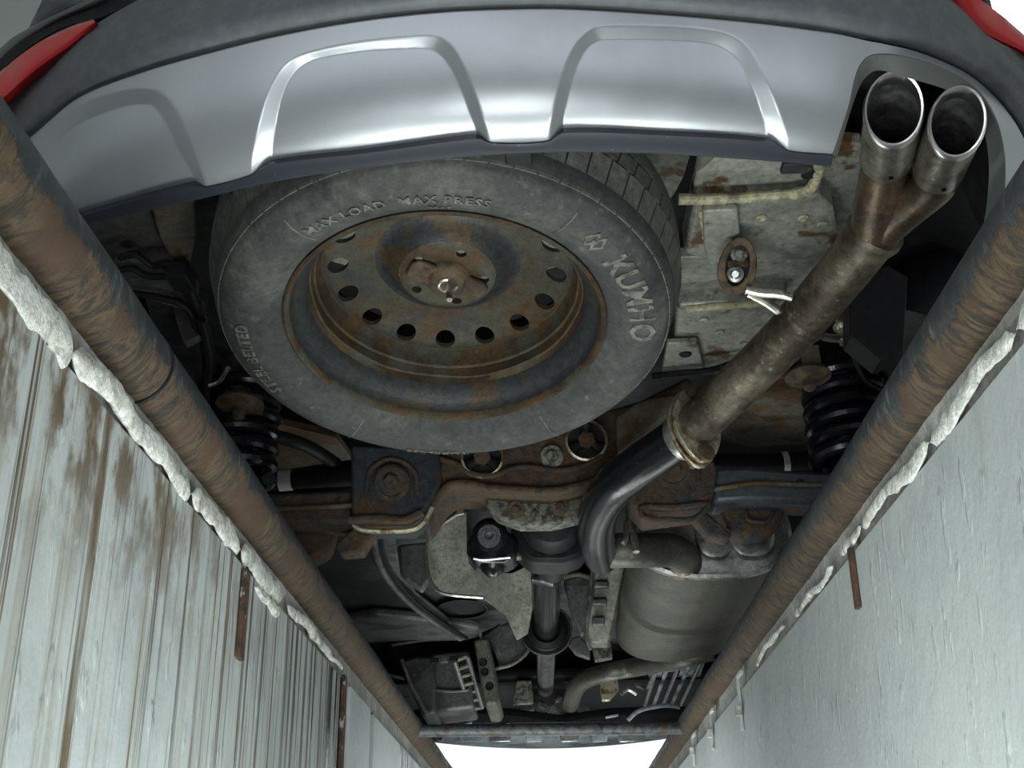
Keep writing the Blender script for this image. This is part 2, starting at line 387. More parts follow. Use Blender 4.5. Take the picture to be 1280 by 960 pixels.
# steel pipe rails on the two edges
def rail(name, x, label, zc, bias, side, rad):
    ys = [-.4 + i * .0075 for i in range(int(6.9 / .0075))]
    def disp(p, d):
        low = smooth((.3 - d.z) / 1.0)
        return .0014 * low * noise.noise(Vector((p.x * 30, p.y * 60, p.z * 30))) + .0016 * noise.noise(p * 7)
    return tag(MB().tube([(x, y, zc) for y in ys], rad, 40, disp=disp).build(name, rail_mat(name + '_paint', zc, x, bias), angle=60), label, 'pipe')
RZ = .490
rl = rail('rail_pipe', -.393, 'thick rusty black steel pipe along the stained pit wall', RZ, -.05, -1, .0395)
rr_ = rail('rail_pipe', .392, 'thick black steel pipe with rust patches along the clean pit wall', RZ, -.11, 1, .0370)
# joint ring and saddle on the left pipe
MB().tube([(-.393, 1.03, RZ), (-.393, 1.034, RZ)], .0407, 40).build('weld_seam', M['black'], rl)

xb = tag(MB().tube([(-.375, 3.40, .48), (.375, 3.43, .48)], .017, 16).build('cross_bar', M['barpaint']), 'thin grimy steel bar crossing the pit between the two pipes', 'bar')
# straps welded under the rails
def strap(name, x, y, z0, z1, w, label, mt, parent=None):
    m = MB(); m.box((x, y, (z0+z1)/2), (.006, w, z1-z0)); return tag(m.build(name, mt, parent, bevel=.001), label, 'strap')
strap('wall_strap', XL+.004, 1.44, .29, .40, .022, 'rusty peeling flat strap under the pipe on the stained wall', M['rustbar'])
strap('wall_strap', XL+.004, 2.20, .0, .41, .03, 'dark rusty strap low down the stained wall near the cross bar', M['rustbar'])
strap('wall_strap', XR-.004, 1.43, .335, .41, .012, 'short rusty strap hanging from the rust patched pipe', M['rustbar'])
def angle_strap(y, z0, label):
    s = MB().box((XR-.004, y, (z0+.43)/2), (.006, .010, .43-z0)); s.box((XR-.004, y-.025, .432), (.006, .06, .008))
    o = tag(s.build('wall_strap', M['strap'], bevel=.001), label, 'strap')
    MB().box((XR-.010, y-.012, z0+.035), (.010, .014, .018)).build('cement_dab', M['cement'], o)
angle_strap(2.40, .33, 'thin pale angle strap on the clean wall, longest one')
angle_strap(2.85, .35, 'thin pale angle strap on the clean wall close to the cross bar')
angle_strap(3.25, .36, 'thin pale angle strap on the clean wall right under the cross bar')
pan = MB().box((XL+.004, 2.38, .12), (.010, .26, .56)).build('patch_panel', M['wall_plain'], wl, bevel=.002)
MB().box((XL+.004, 2.78, .12), (.012, .46, .55)).build('patch_panel', M['wall_plain'], wl, bevel=.002)

# lamps: two tube fittings low on the pit walls, a work lamp on the pit floor, a ceiling fitting
em, nt, b = base('lamp_tube_glass'); b.inputs['Emission Color'].default_value = (.95, 1, .97, 1); b.inputs['Emission Strength'].default_value = 6
emc, nt, b = base('ceiling_tube_glass'); b.inputs['Emission Color'].default_value = (.95, 1, 1, 1); b.inputs['Emission Strength'].default_value = 9
for s, y in LAMP:
    z = LAMP_Z; wn = 'stained' if s < 0 else 'clean'; pn = 'under the spare wheel' if y < 1 else 'under the muffler' if y < 3 else 'near the far end'
    t = tag(empty('tube_lamp', (s*.375, y, z)), f'tube lamp low on the {wn} pit wall {pn}', 'lamp', 'pit tube lamps')
    MB().box((s*.364, y, z), (.022, 1.1, .05)).build('housing', M['strap'], t, bevel=.003)
    MB().tube([(s*.338, y-.5, z), (s*.338, y+.5, z)], .012, 12).build('tube', em, t)
t = tag(empty('work_lamp', (-.15, -.2, -1.25)), 'work lamp standing on the pit floor', 'lamp')
MB().box((-.15, -.20, -.57), (.34, .06, .34), Matrix.Rotation(math.radians(-35), 3, 'X')).build('housing', M['black'], t, bevel=.01)
MB().tube([(-.15, -.24, -1.25), (-.15, -.24, -.62)], .015, 12).build('stand', M['black'], t)
cl = at(1262, 2, z=3.4)
t = tag(empty('ceiling_lamp', (cl.x, cl.y, 3.5)), 'bright ceiling lamp above the car corner', 'lamp')
MB().box((cl.x+.15, cl.y, 3.46), (.55, 1.3, .08)).build('housing', M['strap'], t, bevel=.01)
MB().box((cl.x+.15, cl.y, 3.41), (.48, 1.2, .03)).build('diffuser', emc, t)

# ------------------------------------------------------------------ the car
car = tag(empty('car', (0, 3.3, GZ)), 'dark grey car with silver bumper skid plate parked over the pit', 'car')

# --- rear bumper: silver plate, dark cover, lower lip
lipU = curve1([(-120, 345), (0, 300), (115, 265), (240, 231), (258, 233), (315, 218), (336, 205), (460, 190), (598, 172), (614, 178), (685, 176), (703, 165), (830, 168), (961, 177), (985, 188), (1040, 193)])
lipL = curve1([(-120, 360), (0, 314), (110, 278), (260, 243), (330, 226), (460, 206), (640, 189), (800, 188), (950, 197), (1040, 205)])
topS = curve1([(-120, 300), (-20, 222), (47, 165), (100, 122), (175, 92), (250, 70), (350, 45), (450, 27), (550, 16), (640, 12), (710, 12), (840, 20), (950, 30), (1035, 41)])
ZL, ZT = .76, .88
lipN = curve1([(-120, 350), (0, 304), (110, 268), (260, 233), (330, 216), (460, 197), (640, 179), (800, 178), (950, 187), (1040, 197), (1100, 215), (1200, 250), (1320, 300)])
topN = curve1([(-120, 300), (-20, 222), (47, 165), (100, 122), (175, 92), (250, 70), (350, 45), (450, 27), (550, 16), (640, 12), (710, 12), (840, 20), (950, 30), (1035, 41), (1106, 56), (1150, 67), (1205, 91), (1240, 119)])
def plate_z_at(u, v):
    b_ = max(0., min(1.02, (lipN(u) - v) / (lipN(u) - topN(u)))); return lerp(ZL, ZT, b_ ** 1.35)
cols = []
for i in range(620):
    u = lerp(-110, 1030, i / 619)
    cols.append((u, lipU(u), ZL, u, topS(u), ZT))
R_ = [(1040,193,.76,1036,41,.88),(1050,163,.784,1046,43,.88),(1060,132,.81,1056,45,.88),(1067,100,.836,1068,48,.88),(1076,79,.855,1085,52,.88),(1094,68,.865,1106,56,.88),
      (1140,72,.865,1150,67,.88),(1190,90,.865,1205,91,.88),(1222,113,.864,1240,119,.88),(1243,145,.86,1267,152,.878),(1253,180,.85,1284,185,.872),(1256,215,.83,1296,222,.86),(1254,255,.81,1302,262,.845),(1248,290,.79,1304,300,.83)]
RS = []
for i in range(len(R_) - 1):
    p = [R_[max(0, i-1)], R_[i], R_[i+1], R_[min(len(R_)-1, i+2)]]
    for k in range(8):
        t = k / 8
        RS.append(tuple(.5*((2*b_)+(c_-a_)*t+(2*a_-5*b_+4*c_-d_)*t*t+(3*b_-a_-3*c_+d_)*t**3) for a_, b_, c_, d_ in zip(*p)))
RS.append(R_[-1]); cols += RS
ARCH = [([(20,260),(24,215),(47,167),(100,131),(150,113),(185,111),(205,118),(222,140),(238,175),(260,240),(262,300)], [(40,260),(42,218),(60,186),(100,155),(150,136),(180,132),(193,138),(207,158),(222,190),(245,236),(247,300)]),
        ([(314,300),(315,215),(319,180),(330,130),(344,97),(360,78),(385,66),(440,54),(500,47),(540,45),(558,51),(573,68),(590,105),(603,143),(613,185),(614,300)], [(337,300),(337,205),(340,172),(350,125),(363,97),(378,82),(400,73),(450,65),(500,62),(535,62),(550,70),(563,86),(577,115),(589,148),(599,185),(600,300)]),
        ([(685,300),(685,180),(691,138),(703,90),(717,58),(733,40),(755,33),(830,33),(890,38),(920,48),(940,66),(955,95),(972,135),(985,190),(986,300)], [(703,300),(703,170),(708,130),(720,88),(732,65),(745,54),(762,51),(830,52),(885,56),(908,64),(926,80),(940,106),(953,140),(962,180),(963,300)])]
def pin(poly, x, y):
    r = False; n = len(poly)
    for i in range(n):
        (x1, y1), (x2, y2) = poly[i], poly[i-1]
        if (y1 > y) != (y2 > y) and x < (x2-x1)*(y-y1)/(y2-y1)+x1: r = not r
    return r
def pdist(poly, x, y):
    best = 1e9
    for i in range(len(poly) - 1):
        (x1, y1), (x2, y2) = poly[i], poly[i+1]; dx, dy = x2-x1, y2-y1
        t = max(0, min(1, ((x-x1)*dx+(y-y1)*dy)/(dx*dx+dy*dy))); best = min(best, math.hypot(x1+t*dx-x, y1+t*dy-y))
    return best
def sm2(poly, n=4):
    p = [Vector((a, b, 0)) for a, b in poly]; return [(q.x, q.y) for q in spline(p, n)]
ARCH = [(sm2(a), sm2(b)) for a, b in ARCH]
def recess(u, v):
    for o, i in ARCH:
        if u < min(p[0] for p in o) or u > max(p[0] for p in o): continue
        if pin(i, u, v): return 1
        if pin(o, u, v):
            a, b_ = pdist(o, u, v), pdist(i, u, v); return a / (a + b_ + 1e-6)
    return 0
NB = 90; inward = Vector((0, .7, .714)); rows = []
for b_ in range(NB + 1):
    t = b_ / NB; row = []
    for (u0, v0, z0, u1, v1, z1) in cols:
        u, v = lerp(u0, u1, t), lerp(v0, v1, t)
        w_ = 1 - smooth((u - 1075) / 75)
        p = at(u, v, z=lerp(lerp(z0, z1, t), plate_z_at(min(u, 1160), v), w_) if w_ > 0 else lerp(z0, z1, t))
        row.append(p + inward * (.010 * recess(u, v)))
    rows.append(row)
bump = empty('rear_bumper', (0, 1.05, .76), car)
MB().grid(rows).build('skid_plate', M['silver'], bump, solid=.002, angle=60)['label'] = 'satin silver skid plate with three arched recesses'
# lower lip
us = [lerp(-110, 1040, i / 160) for i in range(161)]
lr = [[], [], [], [], []]
for u in us:
    a = at(u, lipU(u), z=plate_z_at(u, lipU(u))); c_ = at(u, lipL(u), z=ZL - .006)
    lr[0].append(a + Vector((0, .006, .012))); lr[1].append(a + Vector((0, -.002, -.003))); lr[2].append(c_); lr[3].append(c_ + Vector((0, .008, .002))); lr[4].append(c_ + Vector((0, .012, .05)))
MB().grid(lr).build('lower_lip', M['lip'], bump, angle=40)['label'] = 'navy black plastic lower lip'
for u in (648, 998):
    c_ = at(u, lipL(u) + 1, z=ZL); MB().box(c_ + Vector((0, .018, .006)), (.030, .02, .008)).build('clip_tab', M['black'], bump, bevel=.002)
# dark upper cover
topC = curve1([(-120, 250), (-60, 178), (10, 116), (60, 76), (122, 30), (200, -12), (300, -45), (640, -75), (1000, -60), (1100, -40), (1175, -6), (1230, 42), (1280, 86), (1340, 150), (1400, 240)])
cov = []
tops = [(c[3], c[4]) for c in cols]
yS = [at(c[3], c[4], z=c[5]).y for c in cols]
NR = 18
for r in range(NR + 1):
    t = r / NR; row = []
    for (u, v), y in zip(tops, yS):
        vt = topC(u) if u < 1262 else lerp(topC(u), v - 60, smooth((u - 1262) / 40))
        uu = u + (0 if u < 1150 else t * 40 * smooth((u - 1150) / 100)) ; 
        off = .014 * math.exp(-(t / .05) ** 2) - .016 * smooth(t / .3) + .03 * smooth((t - .6) / .4) * .5
        if u >= 1150: vt = lerp(vt, topC(uu), smooth((u - 1150) / 60)) if uu < 1330 else vt
        row.append(at(uu, lerp(v, vt, t), y=y + off))
    cov.append(row)
MB().grid(cov).build('bumper_cover', M['cover'], bump, solid=.002, angle=50)['label'] = 'dark grey plastic bumper cover'
# round tow eye cap
tc = at(1160, 39, y=1.13); nrm = (-tc).normalized()
MB().lathe([(.021, .0), (.0205, .003), (.018, .0035), (.0175, .002), (0, .0025)], tc + nrm * .012, nrm, 28).build('tow_cap', M['cover'], bump)
# exhaust cutout frame
inner = [(1046,198),(1054,170),(1064,137),(1073,112),(1082,97),(1100,88),(1140,99),(1185,113),(1213,133),(1230,165),(1236,205),(1234,250),(1228,288)]
outer = [R_[i][:3] for i in (0,1,2,3,4,5,6,7,8,9,10,11,12)]
r0 = spline([at(u, v, z=z) for u, v, z in outer], 5)
r1 = spline([at(u, v, y=at(o[0], o[1], z=o[2]).y + .022) for (u, v), o in zip(inner, outer)], 5)
r2 = [p + Vector((0, .02, .04)) for p in r1]
r3 = [p + Vector((0, .06, .16)) for p in r1]
MB().grid([[p + Vector((0, -.0015, -.0015)) for p in r0], [lerp(a, b_, .12) + Vector((0, -.003, -.003)) for a, b_ in zip(r0, r1)], r1]).build('cutout_frame', M['cutrim'], bump, angle=60)
MB().grid([r1, r2, r3]).build('cutout_liner', M['black'], bump)
# reflectors and body edges at the corners
def shell(name, lo, hi, y, dy, mt, parent, bulge=.008, n=6):
    lo = spline([at(u, v, y=y + (dy * (i / (len(lo) - 1)))) for i, (u, v) in enumerate(lo)], n)
    hi = spline([at(u, v, y=y + .004 + (dy * (i / (len(hi) - 1)))) for i, (u, v) in enumerate(hi)], n)
    rows = []
    for k in range(7):
        t = k / 6; rows.append([lerp(a, b_, t) + (-lerp(a, b_, t)).normalized() * bulge * math.sin(math.pi * t) for a, b_ in zip(lo, hi)])
    back = [[p + Vector((0, .02, .01)) for p in rows[-1]], [p + Vector((0, .02, .01)) for p in rows[0]]]
    return MB().grid(rows + back + [rows[0]]).build(name, mt, parent, angle=50)
shell('reflector', [(-30,150),(8,119),(32,97),(60,76),(90,55),(121,29)], [(-40,120),(2,88),(24,70),(52,51),(84,35),(116,24)], 1.20, -.10, M['red'], bump)['label'] = 'glossy red reflector'
shell('reflector', [(1165,-14),(1178,0),(1210,29),(1240,46),(1282,66),(1330,95)], [(1190,-40),(1222,-4),(1238,8),(1256,22),(1284,46),(1330,80)], 1.16, .10, M['red'], bump)['label'] = 'glossy red reflector'
shell('corner_trim', [(1222,36),(1240,52),(1262,72),(1284,93),(1330,140)], [(1226,38),(1244,50),(1264,60),(1284,70),(1330,100)], 1.20, .06, M['body'], bump, .002)
shell('seam_shadow', [(-30,130),(0,90),(24,68),(52,48),(84,32),(125,22),(170,2),(240,-25)], [(-34,110),(-4,76),(20,56),(50,37),(84,20),(125,4),(165,-12),(230,-40)], 1.225, -.10, M['black'], bump, .0)  # black strip standing in for the shadow in the panel gap
shell('quarter_panel', [(-34,110),(-4,80),(20,58),(50,39),(84,22),(125,6),(165,-12),(230,-40)], [(-40,95),(-6,66),(14,48),(38,34),(60,22),(90,8),(130,-14),(180,-45)], 1.23, -.10, M['body'], bump, .006)
shell('quarter_panel', [(36,36),(52,26),(72,15),(98,3),(140,-20)], [(38,30),(44,18),(50,6),(58,-10),(80,-40)], 1.26, -.06, M['cover'], bump, .004)

# --- spare wheel: a thing of its own, slung under the tail, tilted tail-up
TILT = math.radians(13)
WC = at(557, 407, z=.785)
EX = Vector((1, 0, 0)); EY = Vector((0, math.cos(TILT), -math.sin(TILT))); EZ = Vector((0, math.sin(TILT), math.cos(TILT)))
def wp(r, phi, h): return WC + (EX * math.sin(phi) - EY * math.cos(phi)) * r + EZ * h     # phi clockwise from the tail, seen from below
TR = .345
tyre_prof = [(.224, .022), (.228, .008), (.236, -.003), (.246, -.009), (.250, -.013), (.258, -.017), (.275, -.022), (.292, -.0225), (.305, -.018), (.312, -.012), (.3145, -.011), (.318, -.006), (.326, .005), (.331, .020), (.334, .05), (.335, .10), (.334, .15), (.331, .17), (.318, .19), (.29, .203), (.25, .2), (.224, .18)]
sw = tag(empty('spare_wheel', WC), 'dusty spare tyre on a rusted steel wheel slung under the car tail', 'wheel')
MBt = MB().lathe(tyre_prof, WC, EZ, 144, EX)
tyre = MBt.build('tyre', M['tyre'], sw, angle=60, center=WC)
# tread blocks
def block(h0, h1, r0a, r1a, r0b, r1b, da, skew=0):
    v = []
    for h, rin, rout, sk in ((h0, r0a, r1a, 0), (h1, r0b, r1b, skew)):
        for a in (-da, 0, da):
            v.append((rin, a + sk, h)); v.append((rout, a + sk, h))
    P = [EX * (math.sin(a) * r) - EY * (math.cos(a) * r) + EZ * h for r, a, h in v]
    f = [(0,1,3,2),(2,3,5,4),(6,8,9,7),(8,10,11,9),(1,7,9,3),(3,9,11,5),(0,6,7,1),(4,5,11,10),(0,2,8,6),(2,4,10,8)]
    me = bpy.data.meshes.new('tread_block'); me.from_pydata(P, [], f); me.update(); me.materials.append(M['tread']); return me
NBK = 64; st = 2 * math.pi / NBK
for (h0, h1, ra, rb, r2a, r2b, off, sk) in ((-.002, .064, .316, .3225, .330, .3445, 0, .02), (.070, .098, .33, .3445, .33, .346, .5, .03), (.104, .134, .33, .346, .33, .345, 0, -.03), (.140, .184, .33, .344, .315, .322, .5, -.02)):
    proto = block(h0, h1, ra, rb, r2a, r2b, st * .455, sk)
    for k in range(NBK):
        o = bpy.data.objects.new('tread_block', proto); C.objects.link(o); place(o, WC, sw)
        o.rotation_mode = 'AXIS_ANGLE'; an = (k + off) * st
        o.rotation_axis_angle = (-an, *EZ)
# raised lettering
def lettering(txt, r, phi, size, tracking=1.0, flip=False):
    cu = bpy.data.curves.new('lettering', 'FONT'); cu.body = txt; cu.size = size; cu.extrude = .0012; cu.align_x = 'CENTER'; cu.align_y = 'CENTER'; cu.space_character = tracking; cu.resolution_u = 2; cu.offset = size * .022
    ob = bpy.data.objects.new('tmp', cu); C.objects.link(ob)
    me = bpy.data.meshes.new_from_object(ob.evaluated_get(bpy.context.evaluated_depsgraph_get()))
    bpy.data.objects.remove(ob)
    hp = curve1([(r_, h_) for r_, h_ in tyre_prof[1:12]])
    for v in me.vertices:
        x, y, z = v.co
        a = phi + x / r; rr = r + y
        v.co = wp(rr, a, hp(rr) - .0008 - z) - WC
    me.materials.clear(); me.materials.append(M['letter'])
    o = bpy.data.objects.new('lettering', me); C.objects.link(o); o.parent = tyre; o.location = (0, 0, 0); WORLD[o] = WC
    return o
lettering('KUMHO', .280, math.radians(75), .050, 1.0)
lettering('STEEL BELTED', .288, math.radians(262), .024, 1.1)
lettering('MAX LOAD  MAX PRESS', .272, math.radians(-10), .021, 1.15)
lettering('TUBELESS', .300, math.radians(187), .022, 1.1)
lettering('M+S', .250, math.radians(3), .015, 1.2)
# emblem before the name: a diamond frame with two openings
em_ = MB()
for da in (-.022, .022):
    for k in range(4):
        a0, a1 = k * math.pi / 2, (k + 1) * math.pi / 2
        q = [(.283 + s_ * math.sin(a), math.radians(48) + da + .062 * (s_ / .016) * .6 * math.cos(a)) for s_, a in ((.016, a0), (.016, a1), (.009, a1), (.009, a0))]
        em_.prism([wp(r, a, -.0235) for r, a in q], EZ * .002)
em_.build('lettering', M['letter'], tyre)
# radial mould lines
for ph in (38, 148, 215, 322):
    MB().tube([wp(r, math.radians(ph), h) for r, h in ((.25, -.0135), (.262, -.0186), (.275, -.0225), (.292, -.023), (.305, -.0185))], .0011, 6).build('mould_line', M['letter'], tyre)
# rim
rim_prof = [(.2265, .016), (.2315, .004), (.2325, -.003), (.229, -.006), (.2255, -.003), (.2235, .006)]
rim = MB().lathe(rim_prof, WC, EZ, 96, EX).build('rim', M['rimrust'], sw, center=WC, angle=50)
MB().lathe([(.2235, .006), (.222, .014), (.216, .022), (.209, .030), (.204, .040), (.202, .046)], WC, EZ, 96, EX).build('bead_seat', M['rimblue'], rim, center=WC)
# wavy stepped well
rows = []
for i, (r, h) in enumerate([(.202, .046), (.199, .056), (.1965, .058), (.196, .074), (.193, .077), (.192, .094), (.187, .106), (.182, .108)]):
    rows.append([wp(r + (.0022 * math.sin(4 * a + .6) + .0012 * math.sin(9 * a) if 1 <= i <= 2 else 0), a, h + (.003 * math.sin(4 * a + .6) if 1 <= i <= 2 else 0)) for a in [2*math.pi*k/96 for k in range(96)]])
MB().grid(rows, True).build('well', M['rimrust'], rim, center=WC, angle=25)
def holed_ring(mb, ra, rb, n, rc, hr, hf, ph0=0, m=6):
    """annulus with n round holes; hf(r) gives the height"""
    for s in range(n):
        pc = ph0 + 2 * math.pi * s / n; da = math.pi / n; rim_, hole = [], []
        sides = [(ra, -1, ra, 1), (ra, 1, rb, 1), (rb, 1, rb, -1), (rb, -1, ra, -1)]
        for (r0_, a0, r1_, a1) in sides:
            for k in range(m):
                t = k / m; r = lerp(r0_, r1_, t); a = lerp(a0, a1, t); rim_.append((r, pc + a * da))
                x, y = a * da * rc, r - rc; l = math.hypot(x, y); hole.append((rc + y / l * hr, pc + x / l * hr / rc))
        mid = [(lerp(a[0], b_[0], .6), lerp(a[1], b_[1], .6)) for a, b_ in zip(rim_, hole)]
        hin = hole
        rws = [[wp(r, a, hf(r)) for r, a in L] for L in (rim_, mid, hole)] + [[wp(r, a, hf(r) + .008) for r, a in hin]]
        mb.grid(rws, True)
dh0 = curve1([(.03, .060), (.05, .060), (.068, .061), (.078, .068), (.090, .082), (.100, .090), (.110, .092), (.122, .089), (.135, .085), (.150, .080), (.165, .074), (.178, .070), (.186, .072)])
dh = lambda r: dh0(r) + .034
d = MB(); holed_ring(d, .142, .186, 16, .1635, .0155, dh, .1)
d.lathe([(r, dh(r)) for r in (.142, .135, .128, .122, .116, .110)], WC, EZ, 96, EX)
disc = d.build('disc', M['rim'], rim, center=WC, angle=40)
MB().lathe([(r, dh(r)) for r in (.110, .105, .100, .095, .090, .084, .078, .072)], WC, EZ, 96, EX).build('disc_groove', M['rimblue'], rim, center=WC)
d = MB(); holed_ring(d, .034, .072, 5, .055, .0075, dh, .45)
d.build('hub_face', M['rim'], rim, center=WC, angle=40)
# carrier that holds the wheel
carr = MB()
ca = math.radians(118); ux = EX * math.sin(ca) - EY * math.cos(ca); uy = EX * math.cos(ca) + EY * math.sin(ca)
hubp = WC + EZ * .084 + EX * .0
oct_ = [(-.062, -.012), (-.055, -.022), (-.012, -.022), (.05, -.020), (.062, -.012), (.062, .012), (.052, .022), (.010, .022), (-.05, .022), (-.062, .014)]
carr.prism([hubp + ux * a + uy * b_ for a, b_ in oct_], EZ * .008)
spc = carr.build('spare_carrier', M['carrier'], car, bevel=.003)
MB().lathe([(.036, .010), (.034, .004), (.026, -.002), (.012, -.006), (0, -.007)], hubp, EZ, 32).build('dome', M['carrier'], spc)
MB().tube([hubp + EZ * -.006 + (EX * math.cos(a) + EY * math.sin(a)) * .013 for a in [i * .35 for i in range(15)]], .0035, 8).build('hook_ring', M['rod'], spc)
MB().tube([hubp + EX * .002 - EZ * .002, hubp + EX * .004 - EZ * .035], .0048, 10).build('stud', M['rod'], spc)
MB().tube([WC + EZ * .09, WC + EZ * .30], .006, 8).build('hoist_cable', M['black'], spc)
# --- road wheels (same tyre and disc), copies sharing mesh data
for sx, y in ((-1, 2.32), (1, 2.32), (-1, 4.95), (1, 4.95)):
    root = empty('road_wheel', (sx * .78, y, GZ + TR - .008), car)
    rot = (EZ.rotation_difference(Vector((sx, 0, 0)))).to_matrix()
    for src in (tyre, rim, disc):
        o = src.copy(); C.objects.link(o); o.parent = root; o.location = (-sx * .1, 0, 0); o.rotation_mode = 'QUATERNION'
        o.rotation_quaternion = rot.to_quaternion(); WORLD[o] = WORLD[root]
        o.name = {'tyre': 'tyre', 'rim': 'rim', 'disc': 'disc'}[src.name.split('.')[0]]

# --- exhaust: two tips, Y piece, long tail pipe, clamp, black bend, muffler, front pipe
exh = empty('exhaust', (.4, 1.8, .8), car)
def tip(u, v, ub, vb, r):
    c = at(u, v, y=1.155); bk = at(ub, vb, y=1.275)
    ax = (bk - c).normalized(); side = ax.cross(Vector((0, 0, 1))).normalized(); upv = side.cross(ax)
    # slash cut: the mouth leans so that it faces down and back
    rows = []
    for t, rr_, inn in ((.0, r * .90, 1), (.0, r * .93, 0), (-.004, r * .98, 0), (-.003, r * 1.04, 0), (.006, r * 1.06, 0)):
        pass
    def ring(t, rr_, slash): return [c + ax * t + side * (math.cos(a) * rr_) + upv * (math.sin(a) * rr_) + ax * (slash * -math.sin(a) * rr_) for a in [2*math.pi*k/40 for k in range(40)]]
    L = (bk - c).length; sl = .85
    body = MB().grid([ring(.006, r, sl), ring(.03, r * 1.0, sl * .8), ring(L * .55, r * .99, sl * .3), ring(L * .93, r * .98, 0), ring(L, r * .93, 0), ring(L, r * .5, 0)], True).build('tail_tip', M['tip'], exh)
    MB().grid([ring(.007, r * .995, sl), ring(.000, r * 1.035, sl), ring(-.004, r * 1.01, sl), ring(-.006, r * .97, sl), ring(-.005, r * .91, sl), ring(.006, r * .88, sl), ring(.014, r * .88, sl)], True).build('tip_rim', M['chrome'], body)
    MB().grid([ring(.014, r * .88, sl), ring(.05, r * .87, sl * .6), ring(L * .8, r * .86, 0)], True).build('tip_bore', M['shaftgrey'], body)
    MB().grid([ring(L * .8, r * .86, 0), ring(L * .8, r * .62, 0), ring(L * .74, r * .60, 0), ring(L * .74, r * .56, 0), ring(L * .97, r * .56, 0), ring(L * .97, .0005, 0)], True).build('inner_pipe', M['rubber'], body)
    MB().lathe([(.0, .0), (.003, .0), (.003, .002)], c + ax * (L * .85) - upv * r * .985 + side * .0, -upv, 10).build('drain_hole', M['rubber'], body)
    # seam along the underside
    return c, bk, ax
tA = tip(1117, 139, 1108, 200, .0335); tB = tip(1196, 155, 1172, 216, .0320)
Yp = at(1092, 292, y=1.44)
ya = spline([tA[1] - tA[2] * .01, tA[1] + tA[2] * .03, lerp(tA[1], Yp, .6) + Vector((.0, 0, 0)), Yp], 8)
MB().tube(ya, [lerp(.0285, .034, i / (len(ya) - 1)) for i in range(len(ya))], 24).build('branch_pipe', M['hotpipe'], exh)
yb = spline([tB[1] - tB[2] * .01, tB[1] + tB[2] * .03, lerp(tB[1], Yp, .55) + Vector((.004, 0, 0)), Yp], 8)
MB().tube(yb, [lerp(.0275, .031, i / (len(yb) - 1)) for i in range(len(yb))], 24).build('branch_pipe', M['hotpipe'], exh)
MB().lathe([(.03, -.012), (.0405, -.010), (.0415, 0), (.0395, .008), (.03, .012)], Yp, at(1000, 405, y=1.62) - Yp, 28).build('weld_collar', M['exhaust'], exh)
fl_c = at(868, 534, z=.745)
tp = spline([Yp, at(1050, 345, z=.835), at(1000, 403, z=.812), at(950, 455, z=.785), at(910, 493, z=.762), fl_c], 8)
MB().tube(tp, .0365, 28).build('tail_pipe', M['exhaust'], exh)
bx_dir = (fl_c - at(910, 493, z=.762)).normalized()
# clamp flange: two lobed plates and a collar
m = MB()
side = bx_dir.cross(Vector((0, 0, 1))).normalized(); upv = side.cross(bx_dir)
def lobed(o, d, th, sx=.063, sz=.045):
    return MB().prism([o + upv * (math.cos(a) * sx * (1 + .12 * math.cos(2 * a))) + side * (math.sin(a) * sz) for a in [2*math.pi*k/28 for k in range(28)]], bx_dir * th)
fm = lobed(fl_c - bx_dir * .010, 0, .008).build('clamp_flange', M['gasket'], exh, bevel=.002)
lobed(fl_c + bx_dir * .003, 0, .008, .066, .047).build('clamp_flange', M['gasket'], exh, bevel=.002)
for s_ in (-1, 1):
    bolt(fl_c + upv * (s_ * .058) - bx_dir * .022, bx_dir, .009, fm, M['carrier'], h=.05)
MB().lathe([(.036, .0), (.042, .010), (.043, .03), (.039, .045)], fl_c, bx_dir, 28).build('collar', M['cap'], exh)
bend = spline([fl_c + bx_dir * .02, at(838, 556, z=.735), at(800, 582, z=.722), at(768, 607, z=.712), at(748, 640, z=.705), at(746, 672, z=.70), at(752, 696, z=.705)], 8)
MB().tube(bend, .0375, 28).build('black_bend', M['blackgloss'], exh)['label'] = 'glossy black bent exhaust section'
# muffler
MX, MZ, mw, mh = .372, .785, .172, .098
def sect(y, w, h, x=MX, z=MZ, n=44):
    return [Vector((x + w * math.copysign(abs(math.cos(a)) ** .75, math.cos(a)), y, z + h * math.copysign(abs(math.sin(a)) ** .85, math.sin(a)))) for a in [2*math.pi*k/n for k in range(n)]]
y0, y1 = 2.60, 3.58
muf = MB().grid([sect(y0 + .01, mw, mh), sect(y0 + .05, mw, mh), sect((y0+y1)/2, mw*1.01, mh*1.01), sect(y1 - .05, mw, mh), sect(y1 - .01, mw * .99, mh * .98), sect(y1, mw * .93, mh * .9), sect(y1 + .012, mw * .6, mh * .6), sect(y1 + .015, .001, .001)], True).build('muffler', M['muffler'], exh, angle=30)
MB().grid([sect(y0 + .022, mw * 1.005, mh * 1.01), sect(y0 + .015, mw * 1.03, mh * 1.05), sect(y0 - .004, mw * 1.03, mh * 1.05), sect(y0 - .006, mw * .985, mh * .97), sect(y0 + .012, mw * .95, mh * .93), sect(y0 + .008, mw * .7, mh * .7), sect(y0 + .003, mw * .45, mh * .5), sect(y0 + .003, .001, .001)], True).build('end_cap', M['cap'], muf, angle=40)
for dx, w_ in ((.005, .045), (.088, .055)):
    MB().grid([sect(y0 + .008, w_, .062, MX + dx), sect(y0 - .004, w_ * .9, .055, MX + dx), sect(y0 - .007, w_ * .75, .045, MX + dx), sect(y0 - .007, .001, .001, MX + dx)], True).build('cap_emboss', M['cap'], muf, angle=40)
inl = spline([at(752, 690, z=.715), at(775, 688, y=2.44), at(810, 688, y=2.46), at(838, 688, y=2.50), at(852, 694, y=2.55), at(853, 698, y=2.63)], 8)
MB().tube(inl, .0365, 24).build('inlet_pipe', M['muffler'], exh)
